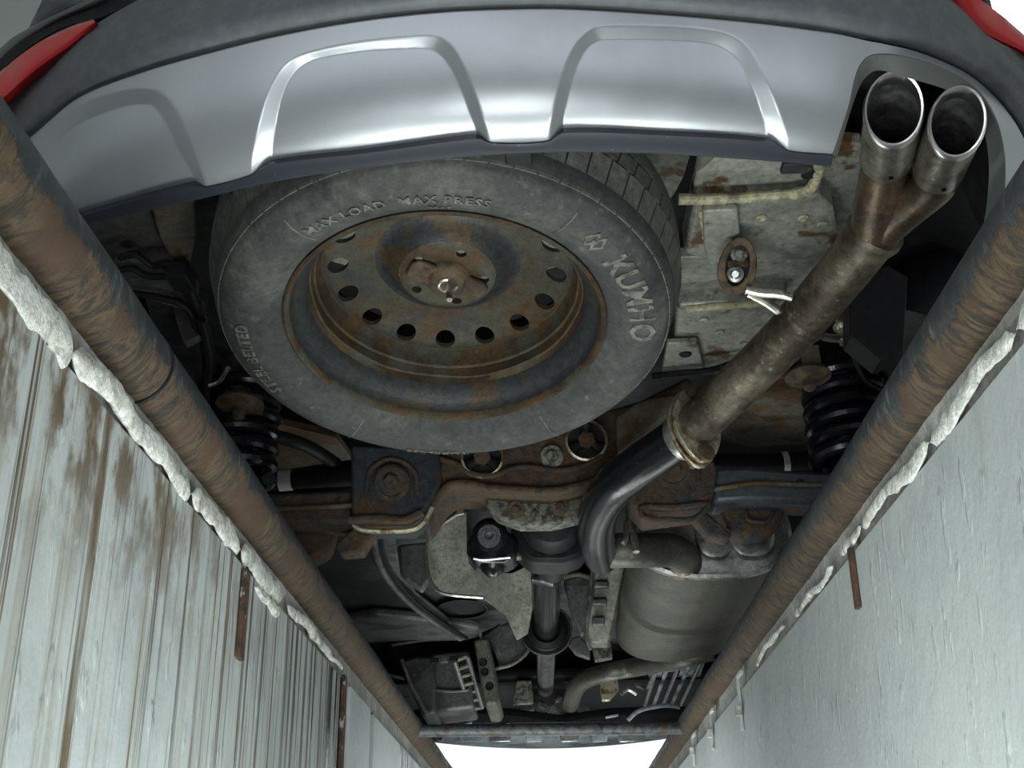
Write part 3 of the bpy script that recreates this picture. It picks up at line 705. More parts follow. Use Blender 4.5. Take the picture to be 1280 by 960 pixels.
MB().lathe([(.036, -.012), (.043, .0), (.046, .012)], at(853, 699, y=2.60), (0, 1, 0), 28).build('weld_collar', M['exhaust'], exh)
op = spline([at(890, 812, y=3.54), at(850, 822, y=3.60), at(800, 833, z=.775), at(762, 840, z=.77), at(735, 848, z=.765), at(720, 860, z=.755), at(714, 878, z=.74), at(712, 890, z=.735)], 8)
MB().tube(op, .0315, 22).build('front_pipe', M['muffler'], exh)
fo = at(712, 889, z=.735)
MB().prism([fo + Vector((a, b_ * .2, b_)) for a, b_ in ((-.085, .0), (-.07, .02), (-.03, .042), (.03, .042), (.07, .02), (.085, 0), (.07, -.02), (.03, -.035), (-.03, -.035), (-.07, -.02))], (0, .012, 0)).build('front_flange', M['cap'], exh, bevel=.002)
# hanger rods
def rod(pts, r, parent, mt=M['rod'], name='hanger_rod', n=6):
    return MB().tube(spline(pts, n), r, 10).build(name, mt, parent)
rod([at(790, 646, y=2.40), at(783, 655, y=2.38), at(782, 672, y=2.36), at(778, 680, y=2.36)], .006, exh)
rod([at(792, 634, y=2.42), at(785, 640, y=2.42), at(787, 655, y=2.40), at(792, 668, y=2.38), at(795, 690, y=2.37)], .0075, exh)
rod([at(932, 362, z=.845), at(950, 366, z=.84), at(975, 368, z=.835), at(990, 372, z=.83)], .0065, exh)
rod([at(935, 366, z=.845), at(958, 378, z=.835), at(982, 395, z=.82), at(1003, 404, z=.80)], .0065, exh)
rod([at(1018, 416, z=.80), at(1035, 422, z=.82), at(1058, 424, z=.84)], .0065, exh)
MB().lathe([(.0370, -.010), (.0385, -.006), (.0385, .006), (.0370, .010)], at(1003, 400, z=.8132), at(950, 455, z=.785) - at(1000, 403, z=.812), 24).build('weld_collar', M['exhaust'], exh)

# --- body rails beside the spare wheel
rail_r = empty('frame_rail', (.33, 1.5, .95), car)
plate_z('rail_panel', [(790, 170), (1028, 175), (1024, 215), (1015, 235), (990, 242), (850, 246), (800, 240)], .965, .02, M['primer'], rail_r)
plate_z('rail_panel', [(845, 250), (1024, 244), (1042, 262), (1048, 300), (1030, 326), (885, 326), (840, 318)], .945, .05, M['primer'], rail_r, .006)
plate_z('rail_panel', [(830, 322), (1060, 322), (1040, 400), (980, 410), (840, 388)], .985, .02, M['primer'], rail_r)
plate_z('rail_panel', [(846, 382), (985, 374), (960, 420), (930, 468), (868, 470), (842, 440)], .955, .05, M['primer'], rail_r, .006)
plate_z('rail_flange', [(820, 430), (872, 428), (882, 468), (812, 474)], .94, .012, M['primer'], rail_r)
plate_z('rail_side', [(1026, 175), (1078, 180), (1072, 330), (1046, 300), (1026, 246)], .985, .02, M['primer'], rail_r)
plate_z('rust_tab', [(832, 196), (900, 192), (885, 206), (845, 218)], .958, .006, M['rusty_rail'], rail_r)
def bead(pts, r, z, parent):
    p = spline([at(u, v, z=z) for u, v in pts], 10)
    return MB().tube(p, [r * (1 + .35 * noise.noise(q * 60)) for q in p], 10).build('sealer_bead', M['sealer'], parent)
bead([(848, 249), (900, 249), (955, 245), (995, 242), (1014, 234), (1022, 216), (1025, 196)], .0085, .943, rail_r)
bead([(858, 386), (890, 383), (930, 380), (962, 376)], .007, .953, rail_r)
bead([(876, 262), (880, 285), (886, 310)], .0045, .941, rail_r)
for (u, v) in ((952, 272), (1004, 272), (1028, 280), (918, 290), (882, 270), (884, 296), (900, 415), (880, 400), (930, 430)):
    MB().lathe([(.0085, 0), (.0085, -.0015), (.006, -.003), (.004, -.0015), (0, -.0015)], at(u, v, z=.944 if v < 330 else .954), (0, 0, 1), 14).build('spot_weld', M['sealer'], rail_r)
for (u, v) in ((857, 443), (1012, 218)):
    MB().lathe([(.012, .0), (.0095, -.002), (.008, 0), (.0, .0)], at(u, v, z=.939), (0, 0, 1), 16).build('drain_hole', M['rubber'], rail_r)
# rubber hanger on its bracket
hb = plate_z('hanger_bracket', [(878, 264), (922, 262), (926, 300), (914, 335), (902, 345), (888, 335), (880, 310)], .925, .012, M['primer'], rail_r)
hc = at(922, 332, z=.885); hax = (Vector((0, 0, 0)) - hc).normalized(); hs = hax.cross(Vector((.25, 0, 1))).normalized(); hu = hs.cross(hax)
def hp_(a, b_, d_=0): return hc + hs * a + hu * b_ + hax * d_
hm = MB(); 
ring_o = [(math.cos(a) * .0285 * (1 - .12 * math.sin(a)), math.sin(a) * .043) for a in [2*math.pi*k/32 for k in range(32)]]
ring_i = [(math.cos(a) * .017, math.sin(a) * .030) for a in [2*math.pi*k/32 for k in range(32)]]
hm.grid([[hp_(*p, 0) for p in ring_o], [hp_(*p, .012) for p in ring_o], [hp_(*p, .012) for p in ring_i], [hp_(*p, -.004) for p in ring_i], [hp_(*p, 0) for p in ring_o]], True)
rh = hm.build('rubber_hanger', M['carrier'], hb, bevel=.002)
MB().prism([hp_(*p, -.012) for p in ring_o], hax * .006).build('hanger_backing', M['rubber'], hb)
for dy_, mt in ((.017, M['cast']), (-.013, M['cap'])):
    MB().lathe([(.0125, 0), (.0125, .010), (.008, .012), (.0075, .024), (.005, .027), (0, .027)], hp_(.001, dy_, -.006), hax, 18).build('hanger_stud', mt, hb)
MB().box(hp_(0, .003, .004), (.030, .006, .008)).build('hanger_web', M['carrier'], hb)
# black liner and suspension boot on the exhaust side
lin = plate_z('wheel_liner', [(1075, 175), (1300, 170), (1300, 420), (1150, 560), (1062, 480), (1048, 400), (1062, 330)], 1.02, .02, M['black'], car)
can = at(1120, 400, z=.93)
cn = MB().lathe([(.02, .09), (.085, .085), (.095, .06), (.098, -.02), (.085, -.05), (.03, -.06), (0, -.06)], can + Vector((.06, 0, 0)), (.5, 0, .8), 36).build('liner_bulge', M['black'], car)
MB().tube(spline([at(1068, 400, z=.93), at(1066, 440, z=.93), at(1082, 475, z=.93), at(1110, 490, z=.93)], 8), .005, 8).build('liner_edge', M['rubber'], car)
plate_y('liner_rib', [(1062, 352), (1110, 330), (1135, 345), (1130, 440), (1100, 452), (1062, 420)], 1.66, .05, M['rubber'], car)
# second hanger bracket by the liner
plate_z('hanger_bracket', [(1044, 402), (1078, 396), (1082, 428), (1050, 434)], .87, .02, M['rusty_rail'], car)
for u, v in ((1052, 408), (1072, 420)):
    bolt(at(u, v, z=.868), (0, -.3, -1), .008, car, M['rod'])

# --- floor above everything
fp = empty('floor_pan', (0, 3, 1.05), car)
MB().prism([Vector((x, y, 1.095)) for x, y in ((-.50, 1.14), (.50, 1.14), (.56, 1.45), (.81, 1.75), (.81, 6.0), (-.81, 6.0), (-.81, 1.75), (-.56, 1.45))], (0, 0, .04)).build('floor_sheet', M['floor'], fp)
MB().box((-.83, 3.6, .86), (.05, 1.9, .40)).build('sill', M['body'], fp, bevel=.01); MB().box((.83, 3.6, .86), (.05, 1.9, .40)).build('sill', M['body'], fp, bevel=.01)
MB().lathe([(.0, .0), (.36, .0), (.375, -.006)], (WC.x, WC.y + .03, 1.090), (0, 0, 1), 48).build('spare_well', M['primer'], fp)
MB().box((0, 1.20, 1.20), (1.0, .06, .20)).build('tail_panel', M['floor'], fp, bevel=.01)

# --- left rail, hoses and brackets
rail_l = empty('frame_rail', (-.45, 1.6, .95), car)
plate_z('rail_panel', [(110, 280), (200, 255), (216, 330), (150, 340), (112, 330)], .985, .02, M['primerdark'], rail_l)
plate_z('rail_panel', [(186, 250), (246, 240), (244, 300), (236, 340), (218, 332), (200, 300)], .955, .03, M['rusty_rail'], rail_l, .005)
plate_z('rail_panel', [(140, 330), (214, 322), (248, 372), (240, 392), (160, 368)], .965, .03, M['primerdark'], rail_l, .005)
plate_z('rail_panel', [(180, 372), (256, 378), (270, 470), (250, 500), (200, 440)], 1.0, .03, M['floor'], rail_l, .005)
for (u, v) in ((158, 306), (196, 320)):
    MB().lathe([(.011, .0), (.009, -.002), (.0075, 0), (0, 0)], at(u, v, z=.984), (0, 0, 1), 14).build('drain_hole', M['rubber'], rail_l)
hz = [[(150, 322), (170, 318), (190, 332), (212, 330), (230, 345)], [(140, 340), (165, 336), (185, 345), (215, 348), (236, 372), (244, 410)], [(160, 366), (200, 372), (232, 384), (250, 420), (256, 460), (246, 500)], [(220, 340), (236, 360), (250, 400), (262, 440)]]
for i, h in enumerate(hz):
    MB().tube(spline([at(u, v, z=.94 + .012 * (i % 2)) for u, v in h], 8), .006 if i < 3 else .009, 10).build('brake_hose', M['rubber'], car)
MB().box(at(226, 345, z=.93), (.035, .05, .03)).build('hose_clip', M['rubber'], rail_l, bevel=.003)
plate_y('rail_bracket', [(210, 360), (246, 350), (256, 392), (250, 420), (230, 430), (220, 400)], 1.85, .02, M['primerdark'], rail_l)

# --- rear subframe with mounts, bushings and arms
sub = empty('rear_subframe', (0, 2.25, .8), car)
SY = 2.20
beam_pts = [(536, 548), (600, 545), (700, 530), (800, 500), (860, 470), (880, 500), (800, 560), (764, 592), (742, 604), (715, 612), (690, 616), (650, 615), (612, 611), (585, 606), (566, 606), (552, 616), (540, 634), (530, 650), (520, 640), (536, 600)]
beam = plate_y('crossmember', beam_pts, SY + .03, .16, M['rust'], sub, .008)
# raised flange edge along the beam bottom and its sill
def ribp(pts, y, r, mt, name='rib', parent=sub, n=8): return MB().tube(spline([at(u, v, y=y) for u, v in pts], n), r, 10).build(name, mt, parent)
ribp([(532, 646), (546, 622), (562, 606), (585, 604), (612, 609), (650, 612), (690, 613), (715, 609), (742, 601), (766, 588)], SY + .02, .007, M['rust'], 'beam_flange')
ribp([(545, 572), (570, 580), (590, 592), (615, 594), (640, 586), (660, 584), (700, 588), (730, 582), (752, 570)], SY + .022, .006, M['rust'], 'beam_ridge')
lm = plate_y('mount_plate', [(438, 556), (548, 560), (552, 600), (536, 632), (524, 648), (512, 656), (440, 656)], SY, .10, M['rustblack'], sub, .006)
rm = plate_y('mount_plate', [(784, 585), (800, 558), (845, 540), (886, 556), (897, 590), (892, 618), (878, 636), (806, 646), (790, 628)], SY, .10, M['rust'], sub, .006)
for (u, v, par) in ((490, 604, lm), (841, 588, rm)):
    c_ = at(u, v, y=SY)
    MB().lathe([(.036, .0), (.036, -.008), (.031, -.012), (.027, -.012), (.025, -.004), (0, -.004)], c_, (0, 1, .25), 28).build('bolt_boss', M['rust'], par, angle=30)
    bolt(c_ + Vector((0, -.006, 0)), (0, -1, -.25), .0155, par, M['rust'], h=.016)
    ribp([(u-32, v+14), (u-28, v-14), (u-10, v-28), (u+10, v-28), (u+28, v-14), (u+32, v+14)], SY - .002, .005, M['rust'], 'boss_ridge', par)
# lower flanges of the mounts: loops
ribp([(442, 656), (452, 662), (480, 664), (514, 662), (530, 652), (540, 634)], SY + .01, .005, M['gasket'], 'mount_loop')
ribp([(436, 650), (470, 648), (505, 650), (528, 640)], SY - .004, .008, M['rust'], 'mount_flange')
ribp([(800, 640), (808, 648), (840, 650), (868, 648), (884, 634), (880, 630), (840, 634), (806, 634), (800, 640)], SY - .002, .006, M['rust'], 'mount_loop')
# bushings
def bushing(u, v, r, y):
    c_ = at(u, v, y=y); ax = Vector((0, -1, -.15)).normalized()
    b0 = MB().lathe([(r, -.03), (r, .006), (r * .90, .008), (r * .88, -.002), (r * .88, -.02)], c_, ax, 36).build('bushing', M['gasket'], sub)
    MB().lathe([(r * .88, -.006), (0, -.006)], c_, ax, 30).build('bushing_well', M['rubber'], b0)
    e1 = ax.cross(Vector((0, 0, 1))).normalized(); e2 = e1.cross(ax)
    for k in range(3):
        a = math.radians(90 + 120 * k); p1 = c_ + (e1 * math.cos(a) + e2 * math.sin(a)) * r * .82
        MB().tube([c_, lerp(c_, p1, .6), p1], [r * .30, r * .24, r * .36], 10).build('bushing_arm', M['rubber'], b0)
    MB().lathe([(r * .42, -.004), (r * .42, .012), (r * .3, .014), (0, .014)], c_, ax, 6).build('bushing_bolt', M['rust'], b0, angle=30)
bushing(733, 551, .042, SY + .02); bushing(603, 572, .042, SY + .02)
bolt(at(690, 571, y=SY + .025), (0, -1, -.2), .013, sub, M['cast'], washer=True)
# arms
la = plate_y('lower_arm', [(250, 618), (350, 616), (440, 612), (440, 654), (340, 654), (250, 650)], SY + .03, .09, M['rust'], car, .008)
ra = plate_y('lower_arm', [(892, 584), (930, 582), (980, 586), (1060, 590), (1110, 596), (1110, 634), (1040, 630), (940, 626), (892, 628)], SY + .03, .09, M['arm'], car, .010)
ribp([(892, 612), (915, 608), (950, 604), (1000, 606), (1050, 606)], SY + .024, .005, M['rusty_rail'], 'seam_ridge', ra)
ribp([(260, 634), (340, 636), (400, 634), (440, 632)], SY + .024, .005, M['rusty_rail'], 'seam_ridge', la)
MB().lathe([(.007, 0), (.007, -.002), (0, -.002)], at(1000, 603, y=SY + .027), (0, 1, 0), 12).build('arm_hole', M['rubber'], ra)
plate_y('arm_bracket', [(444, 656), (470, 660), (452, 690), (424, 692), (418, 682)], SY + .06, .05, M['rust'], sub, .005)
plate_y('arm_bracket', [(866, 646), (884, 640), (916, 668), (908, 674), (886, 668)], SY + .06, .05, M['rust'], sub, .005)
plate_y('spring_seat', [(896, 628), (985, 630), (975, 656), (960, 668), (930, 673), (912, 664)], SY + .09, .06, M['rust'], sub, .012)
ribp([(932, 640), (936, 650), (958, 652), (966, 640)], SY + .08, .004, M['rustblack'], 'seat_ridge')
plate_y('spring_seat', [(300, 654), (420, 656), (410, 690), (380, 706), (340, 700)], SY + .10, .06, M['rust'], sub, .012)
# drive shafts
for pts, bu in (([(300, 604), (360, 600), (445, 596)], 357), ([(880, 578), (960, 578), (1060, 572)], 981)):
    ds = MB().tube([at(u, v, y=2.42) for u, v in pts], .020, 16).build('drive_shaft', M['rubber'], car)
    a, b_ = (at(bu - 8, pts[1][1] + 1, y=2.42), at(bu + 8, pts[1][1], y=2.42)) if bu < 600 else (at(bu - 3, 578, y=2.42), at(bu + 4, 577, y=2.42))
    MB().tube([a, b_], .0225, 16).build('white_band', M['white'], ds)
# rear springs with cups and bump stop plates
for sx, px in ((1, .600), (-1, -.610)):
    n = 150; yc = 2.22
    MB().tube([(px + .068 * math.cos(i * .28), yc + .068 * math.sin(i * .28), .80 + .22 * i / n) for i in range(n)], .0145, 10).build('coil_spring', M['blackgloss'], car)
plate_z('spring_perch', [(940, 478), (1000, 470), (1022, 490), (1010, 520), (960, 528), (930, 510)], .97, .02, M['rusty_rail'], car)
plate_z('perch_plate', [(880, 520), (960, 500), (1010, 520), (1012, 555), (940, 560), (880, 545)], 1.0, .02, M['rusty_rail'], car)
bs = at(1010, 470, z=.90)
bc = MB().lathe([(.0, .03), (.018, .03), (.020, .008), (.040, .004), (.042, -.002), (.030, -.008), (.013, -.010), (.012, -.024), (.006, -.030), (0, -.030)], bs, (0, .1, 1), 28).build('bump_stop', M['carrier'], car)
MB().box(at(1012, 450, z=.93), (.035, .03, .05)).build('stop_bracket', M['rusty_rail'], bc, bevel=.003)
plate_z('perch_plate', [(300, 520), (420, 548), (440, 575), (340, 590), (290, 560)], 1.0, .02, M['rusty_rail'], car)
bs = at(300, 505, z=.92)
MB().lathe([(.0, .03), (.018, .03), (.020, .008), (.045, .004), (.047, -.002), (.030, -.008), (.013, -.010), (.012, -.03), (0, -.034)], bs, (0, .1, 1), 28).build('bump_stop', M['carrier'], car)
MB().tube(spline([at(252, 400, z=.93), at(262, 450, z=.92), at(258, 500, z=.92), at(270, 540, z=.9)], 8), .007, 10).build('brake_hose', M['rubber'], car)
rod([at(262, 482, z=.9), at(275, 476, z=.9), at(285, 460, z=.9)], .004, car, M['rod'], 'cable')
MB().tube(spline([at(285, 560, z=.90), at(330, 545, z=.9), at(380, 556, z=.9), at(420, 580, z=.9)], 8), .014, 12).build('stabiliser_link', M['rubber'], car)
rod([at(815, 470, z=.93), at(850, 466, z=.93), at(890, 462, z=.93), at(930, 448, z=.94)], .006, car, M['blackgloss'], 'brake_line')
plate_y('support_brace', [(770, 520), (800, 500), (855, 488), (862, 500), (836, 520), (800, 545), (772, 566)], 2.12, .04, M['rusty_rail'], sub, .006)

# --- differential, actuator, propeller shaft
dif = empty('differential', (.02, 2.5, .8), car)
cf = plate_y('cover_flange', [(606, 616), (640, 612), (730, 612), (736, 630), (722, 648), (690, 656), (650, 656), (622, 646), (608, 634)], 2.30, .05, M['cast'], dif, .006)
for u, v in ((645, 638), (700, 634), (668, 642)):
    if u != 668: bolt(at(u, v, y=2.298), (0, -1, -.2), .010, cf, M['carrier'])
    else: bolt(at(u, v, y=2.298), (0, -1, -.2), .006, cf, M['cast'], washer=False)
dc = at(690, 668, y=2.45)
MB().lathe([(.02, -.13), (.060, -.12), (.070, -.06), (.066, .0), (.055, .06), (.045, .12), (.040, .20), (.036, .3), (0, .3)], dc + Vector((0, .05, .022)), (0, 1, 0), 32).build('housing', M['black'], dif)
plate_y('housing_ear', [(636, 658), (735, 656), (742, 676), (724, 698), (704, 704), (664, 704), (648, 690)], 2.44, .10, M['black'], dif, .012)
plate_y('housing_web', [(620, 690), (668, 686), (668, 694), (620, 700)], 2.46, .03, M['cast'], dif, .003)
ac = at(612, 670, y=2.40); aax = Vector((.02, -1, -.30)).normalized()
act = MB().lathe([(.0, .045), (.008, .046), (.009, .040), (.016, .040), (.017, .034), (.0235, .034), (.025, .028), (.029, .026), (.030, -.02), (.038, -.025), (.038, -.09), (0, -.09)], ac, aax, 32).build('actuator', M['blackgloss'], dif, angle=25)
plate_y('actuator_body', [(584, 672), (600, 660), (632, 660), (648, 674), (646, 694), (630, 702), (592, 702), (583, 690)], 2.43, .10, M['blackgloss'], act, .010)
MB().lathe([(.034, .03), (.034, .0), (.024, -.022), (.010, -.034), (0, -.036)], at(616, 702, y=2.47), (0, .1, 1), 24).build('actuator_nose', M['blackgloss'], act)
ribp([(592, 698), (606, 700), (626, 698), (638, 697)], 2.42, .003, M['chrome'], 'glint_wire', act)  # chrome line modelled in place of bright glints under the actuator
ps = empty('propeller_shaft', (0, 3.6, .82), car)
A_ = at(684, 708, y=2.93); B_ = at(683, 788, y=3.70); D_ = at(682, 862, y=4.85)
ax = (B_ - A_).normalized()
MB().lathe([(.0, -.03), (.03, -.03), (.052, -.02), (.056, -.005), (.056, .015), (.045, .022), (.038, .05), (0, .05)], A_, ax, 6).build('yoke_flange', M['blackgloss'], ps, angle=30)
for k in range(3):
    a = math.radians(90 + 120 * k)
    bolt(A_ + Vector((.044 * math.cos(a), -.02, .044 * math.sin(a))), -ax, .008, ps, M['cast'])
MB().tube([A_ + ax * .03, B_], .0375, 32).build('rear_tube', M['shaft'], ps)
cbm = MB().prism([B_ + Vector((.088 * math.cos(a) * (1.0 if k % 2 else .90), 0, .075 * math.sin(a))) for k, a in enumerate([2*math.pi*k/12 for k in range(12)])], (0, .03, .0)).build('centre_bearing', M['rubber'], ps, bevel=.006)
MB().lathe([(.044, -.03), (.060, -.02), (.066, 0), (.06, .01)], B_, ax, 32).build('bearing_boot', M['rubber'], cbm)
MB().lathe([(.075, -.004), (.078, -.008), (.081, -.004)], B_, ax, 32).build('bearing_ring', M['floorgrey'], cbm)
MB().tube([B_, D_], .032, 28).build('front_tube', M['shaftgrey'], ps)
MB().lathe([(.03, -.03), (.07, -.02), (.085, .0), (.085, .04), (0, .05)], D_, ax, 12).build('front_joint', M['rubber'], ps)
for k in range(6):
    a = k * math.pi / 3 + .3; bolt(D_ + Vector((.066 * math.cos(a), -.02, .066 * math.sin(a))), -ax, .010, ps, M['cast'])

# --- heat shield, tank, floor ribs left of the shaft
hs_ = plate_y('heat_shield', [(574, 640), (584, 640), (584, 690), (598, 714), (640, 716), (664, 704), (666, 760), (660, 792), (646, 800), (632, 770), (604, 748), (552, 742), (536, 722), (532, 684), (546, 660)], 2.75, .006, M['shield'], car, .002, lean=-.5)
ribp([(574, 641), (546, 661), (533, 684), (537, 722), (552, 741), (604, 747)], 2.73, .004, M['cap'], 'rolled_edge', hs_)
plate_y('shield_tab', [(570, 618), (578, 616), (580, 642), (571, 644)], 2.62, .006, M['gasket'], hs_, .001)
tk = empty('fuel_tank', (-.4, 3, .9), car)
plate_z('tank_half', [(360, 660), (470, 640), (566, 640), (590, 700), (600, 745), (590, 790), (540, 800), (430, 810), (380, 740)], .90, .10, M['floor'], tk, .03)
plate_z('tank_ledge', [(400, 780), (470, 770), (560, 778), (600, 786), (598, 798), (480, 802), (420, 806)], .865, .03, M['floorgrey'], tk, .01)
MB().grid([[at(578 + 30 * k * math.cos(a), 762 + 11 * k * math.sin(a), z=.885 + dz) for a in [2*math.pi*i/32 for i in range(32)]] for k, dz in ((1.12, .004), (1.08, -.004), (1, -.005), (.96, .002), (.7, .006), (.01, .006))], True).build('oval_hole', M['black'], tk)  # black disc drawn for the dark inside of an oval hole
for dx in (0, 9):
    MB().tube(spline([at(466 + dx, 664, z=.86), at(470 + dx, 690, z=.858), at(480 + dx, 716, z=.855), at(500 + dx, 742, z=.85), at(530 + dx, 768, z=.845), at(575 + dx, 798, z=.84)], 8), .010 if dx == 0 else .006, 12).build('fuel_line', M['floorgrey'] if dx == 0 else M['blackgloss'], tk)
plate_z('tank_strap', [(464, 660), (492, 660), (498, 700), (520, 742), (590, 798), (574, 802), (505, 752), (478, 712)], .868, .01, M['floorgrey'], tk, .003)
plate_y('tank_baffle', [(496, 680), (535, 676), (540, 720), (528, 742), (500, 720)], 2.95, .02, M['floorgrey'], tk, .012)

# --- front left: box, ladder channel, rail
bxs = empty('underbody_box', (-.4, 4.3, .85), car)
plate_y('box_side', [(503, 826), (520, 820), (544, 822), (544, 890), (528, 896), (516, 870)], 4.25, .30, M['floorgrey'], bxs, .01)
plate_y('box_face', [(520, 820), (586, 812), (592, 884), (544, 890)], 4.30, .30, M['floorgrey'], bxs, .01)
ribp([(502, 824), (514, 856), (534, 893)], 4.22, .007, M['cap'], 'box_edge', bxs)
ribp([(490, 806), (530, 800), (580, 798)], 4.1, .006, M['floorgrey'], 'box_edge', bxs)
ribp([(540, 862), (565, 864), (586, 862)], 4.29, .006, M['floorgrey'], 'box_edge', bxs)
for k in range(4):
    plate_y('side_fin', [(486 + 6*k, 842 + 13*k), (504 + 4*k, 846 + 12*k), (505 + 4*k, 849 + 12*k), (487 + 6*k, 846 + 13*k)], 4.15, .02, M['floorgrey'], bxs, .001)
lad = empty('ladder_bracket', (-.3, 4.3, .82), car)
for (p0, p1) in (((568, 826), (588, 886)), ((584, 820), (603, 884))):
    MB().tube([at(*p0, y=4.15), at(*p1, y=4.4)], .009, 8).build('ladder_side', M['floorgrey'], lad)
for k in range(7):
    t = k / 6; a = at(lerp(568, 588, t), lerp(826, 886, t), y=lerp(4.15, 4.4, t)); b_ = at(lerp(584, 603, t), lerp(820, 884, t), y=lerp(4.15, 4.4, t))
    MB().tube([a, b_], .008, 8).build('ladder_rung', M['shield'], lad)
for k in range(3):
    a = at(543 + k * 12, 826 - k, y=4.12); MB().box(a, (.028, .02, .018)).build('ladder_clip', M['shield'] if k % 2 else M['black'], lad, bevel=.002)
lrail = plate_y('floor_rail', [(592, 800), (610, 796), (616, 822), (624, 872), (620, 880), (606, 880), (600, 850)], 4.0, .4, M['shield'], car, .008)
for (u, v) in ((604, 828), (606, 840), (612, 858)):
    MB().lathe([(.014, 0), (.012, -.003), (.009, 0), (0, .001)], at(u, v, y=3.998), (0, 1, 0), 14).build('rail_hole', M['black'], lrail)
plate_y('tunnel_wall', [(600, 790), (640, 775), (662, 790), (660, 812), (640, 832), (626, 836), (616, 810)], 4.1, .02, M['floorgrey'], car, .01)
ribp([(618, 836), (640, 830), (658, 816), (664, 800)], 4.08, .007, M['shield'], 'tunnel_edge', car)
plate_z('tunnel_hatch', [(602, 798), (625, 782), (627, 790), (608, 802)], .86, .01, M['black'], car, .003)
plate_z('tunnel_panel', [(560, 745), (660, 730), (800, 720), (820, 800), (740, 860), (640, 860), (600, 800)], .98, .02, M['floorgrey'], car, .01)
plate_y('tunnel_block', [(645, 850), (665, 850), (667, 880), (640, 882)], 4.6, .2, M['cast'], car, .006)
# tunnel brackets between shaft and muffler
tb = plate_y('tunnel_bracket', [(742, 700), (772, 698), (784, 706), (770, 770), (762, 806), (738, 806), (732, 790), (740, 740)], 3.1, .05, M['shield'], car, .008, lean=-.6)
for (u, v, w_, h_) in ((752, 730, 18, 8), (750, 752, 18, 8), (748, 776, 16, 10)):
    plate_y('bracket_step', [(u-w_/2, v-h_/2), (u+w_/2, v-h_/2), (u+w_/2, v+h_/2), (u-w_/2, v+h_/2)], 3.07 + (v-600)/600*.6, .03, M['floorgrey'], tb, .004)
ribp([(741, 704), (737, 750), (733, 792), (738, 812)], 3.22, .005, M['cap'], 'bracket_edge', tb)
vb = plate_y('tunnel_brace', [(704, 724), (736, 716), (742, 726), (734, 790), (726, 796), (712, 760)], 3.6, .03, M['floorgrey'], car, .008)
ribp([(704, 722), (722, 718), (738, 722)], 3.58, .008, M['shield'], 'brace_edge', vb)
plate_y('tunnel_brace', [(706, 800), (724, 794), (738, 808), (738, 824), (720, 818)], 3.9, .03, M['floorgrey'], car, .006)
plate_y('pale_plug', [(740, 806), (764, 800), (766, 822), (744, 826)], 3.9, .04, M['cast'], car, .004)

# --- front right: louvred panel with bright rods
lp = plate_z('louvre_panel', [(812, 832), (884, 822), (868, 866), (850, 884), (806, 884)], .84, .02, M['tray'], car, .004)
for k in range(5):
    t = k / 4; a0, a1 = (822 + 14 * k, 832 - 2 * k), (806 + 11 * k, 882)
    MB().tube([at(*a0, z=.832), at(*a1, z=.832)], .008, 8).build('panel_rib', M['tray'] if k % 2 else M['cap'], lp)
for k in range(3):
    plate_z('panel_slot', [(828 - 4*k, 842 + 14*k), (850 - 4*k, 840 + 14*k), (848 - 4*k, 846 + 14*k), (826 - 4*k, 848 + 14*k)], .836, .004, M['rubber'], lp, .001)
rod([at(824, 832, z=.80), at(816, 846, z=.80), at(808, 860, z=.80), at(795, 856, z=.80)], .007, car, M['cap'], 'bright_rod')
plate_y('pale_bracket', [(750, 852), (772, 846), (774, 862), (762, 876), (752, 876)], 4.2, .03, M['gasket'], car, .004)
rod([at(776, 868, y=4.4), at(786, 862, y=4.4), at(796, 868, y=4.4)], .008, car, M['cap'], 'bright_rod')
rod([at(785, 900, y=4.5), at(800, 888, y=4.5), at(830, 882, y=4.5), at(850, 884, y=4.5)], .008, car, M['tray'], 'bright_rod')

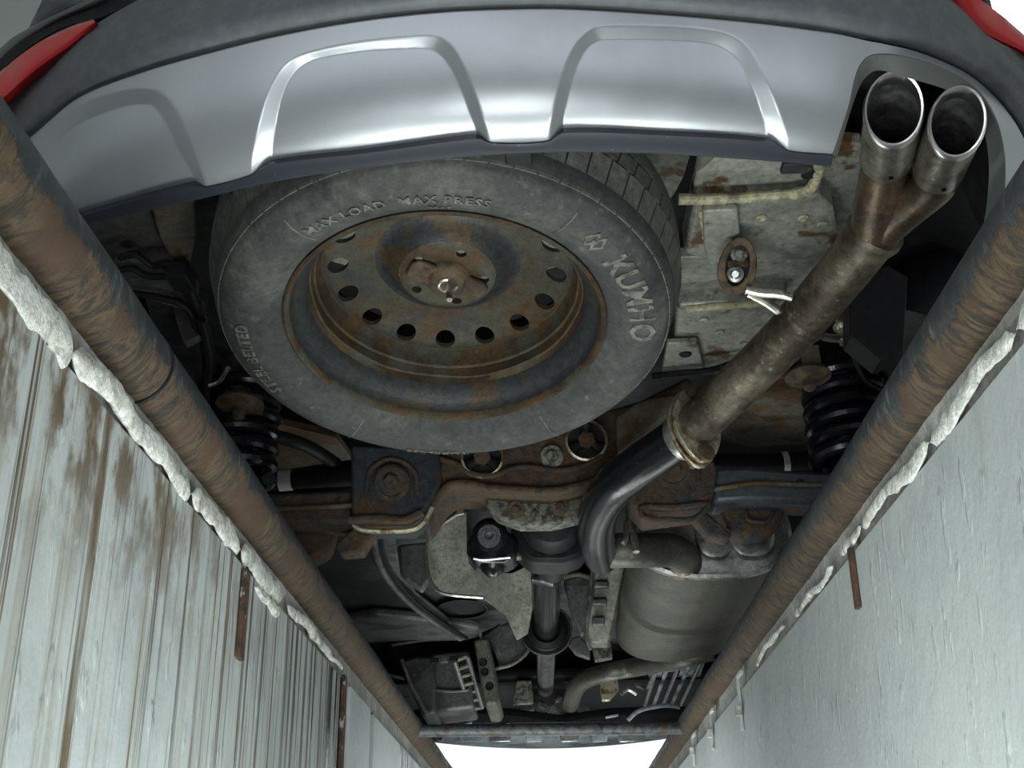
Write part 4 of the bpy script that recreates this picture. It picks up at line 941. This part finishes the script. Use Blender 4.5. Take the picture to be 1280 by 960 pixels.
# --- engine bay undertray and front bumper underside
ut = empty('undertray', (0, 5, .74), car)
MB().box((0, 5.10, .86), (1.5, .9, .05)).build('tray_sheet', M['black'], ut, bevel=.02)
plate_y('tray_beam', [(500, 888), (560, 880), (640, 884), (700, 892), (760, 884), (840, 880), (900, 886), (900, 912), (500, 914)], 4.60, .12, M['black'], ut, .03)
for (u, v, w_) in ((560, 908, 12), (585, 904, 10), (630, 906, 14), (765, 895, 16), (640, 909, 8), (520, 902, 10)):
    plate_y('tray_fixing', [(u-w_/2, v), (u+w_/2, v-3), (u+w_/2, v), (u-w_/2, v+3)], 4.59, .02, M['tray'], ut, .002)
MB().grid([[Vector((x, 5.55 + .30 * (1 - (x / .85) ** 2) + o_, z_ + .05 * (abs(x) / .85) ** 2)) for x in [-.85 + 1.7 * k / 40 for k in range(41)]] for o_, z_ in ((-.35, .80), (-.1, .745), (.02, .74), (.10, .76), (.14, .84), (.15, 1.2))]).build('front_bumper', M['tray'], car, solid=.004)
for i, (u, w_) in enumerate(((540, 30), (585, 26), (625, 30), (668, 24), (712, 26), (750, 22), (790, 36))):
    plate_y('bumper_recess', [(u-w_/2, 917), (u+w_/2, 916), (u+w_/2-2, 927), (u-w_/2+2, 928)], 5.25, .02, M['tray'] if i % 2 else M['cap'], car, .004)
# outer body above: tailgate and sides so that the car reads as a car from beside
bodyp = empty('body_shell', (0, 3.3, 1.2), car)
wy = lambda y, z: (.58 + .28 * smooth((y - 1.2) / .65)) * (1 if z < 1.7 else .84) * (1 - .12 * smooth((y - 5.2) / .7))
prof = [(1.22, 1.12), (1.21, 1.30), (1.22, 1.48), (1.32, 1.66), (1.55, 1.95), (1.80, 2.12), (2.6, 2.18), (3.8, 2.12), (4.3, 1.85), (4.7, 1.60), (5.4, 1.50), (5.72, 1.40), (5.82, 1.20)]
MB().grid([[Vector((k / 8 * wy(y, z), y, z)) for k in range(-8, 9)] for y, z in prof]).build('outer_panels', M['body'], bodyp, solid=.008)
ztop = curve1([(y, z) for y, z in prof[2:]])
for sx in (-1, 1):
    ys = [1.22 + 4.58 * k / 40 for k in range(41)]
    MB().grid([[Vector((sx * wy(y, lerp(1.02, max(1.2, ztop(y)), t)), y, lerp(1.02, max(1.2, ztop(y)), t))) for y in ys] for t in (0, .3, .55, .7, .85, 1)]).build('side_panel', M['body'], bodyp, solid=.008)

# keep the tree at thing > part > sub-part
for o in list(C.objects):
    chain = [o]
    while chain[-1].parent: chain.append(chain[-1].parent)
    if len(chain) > 3:
        part = chain[-2]; o.parent = part; o.location = WORLD[o] - WORLD[part]
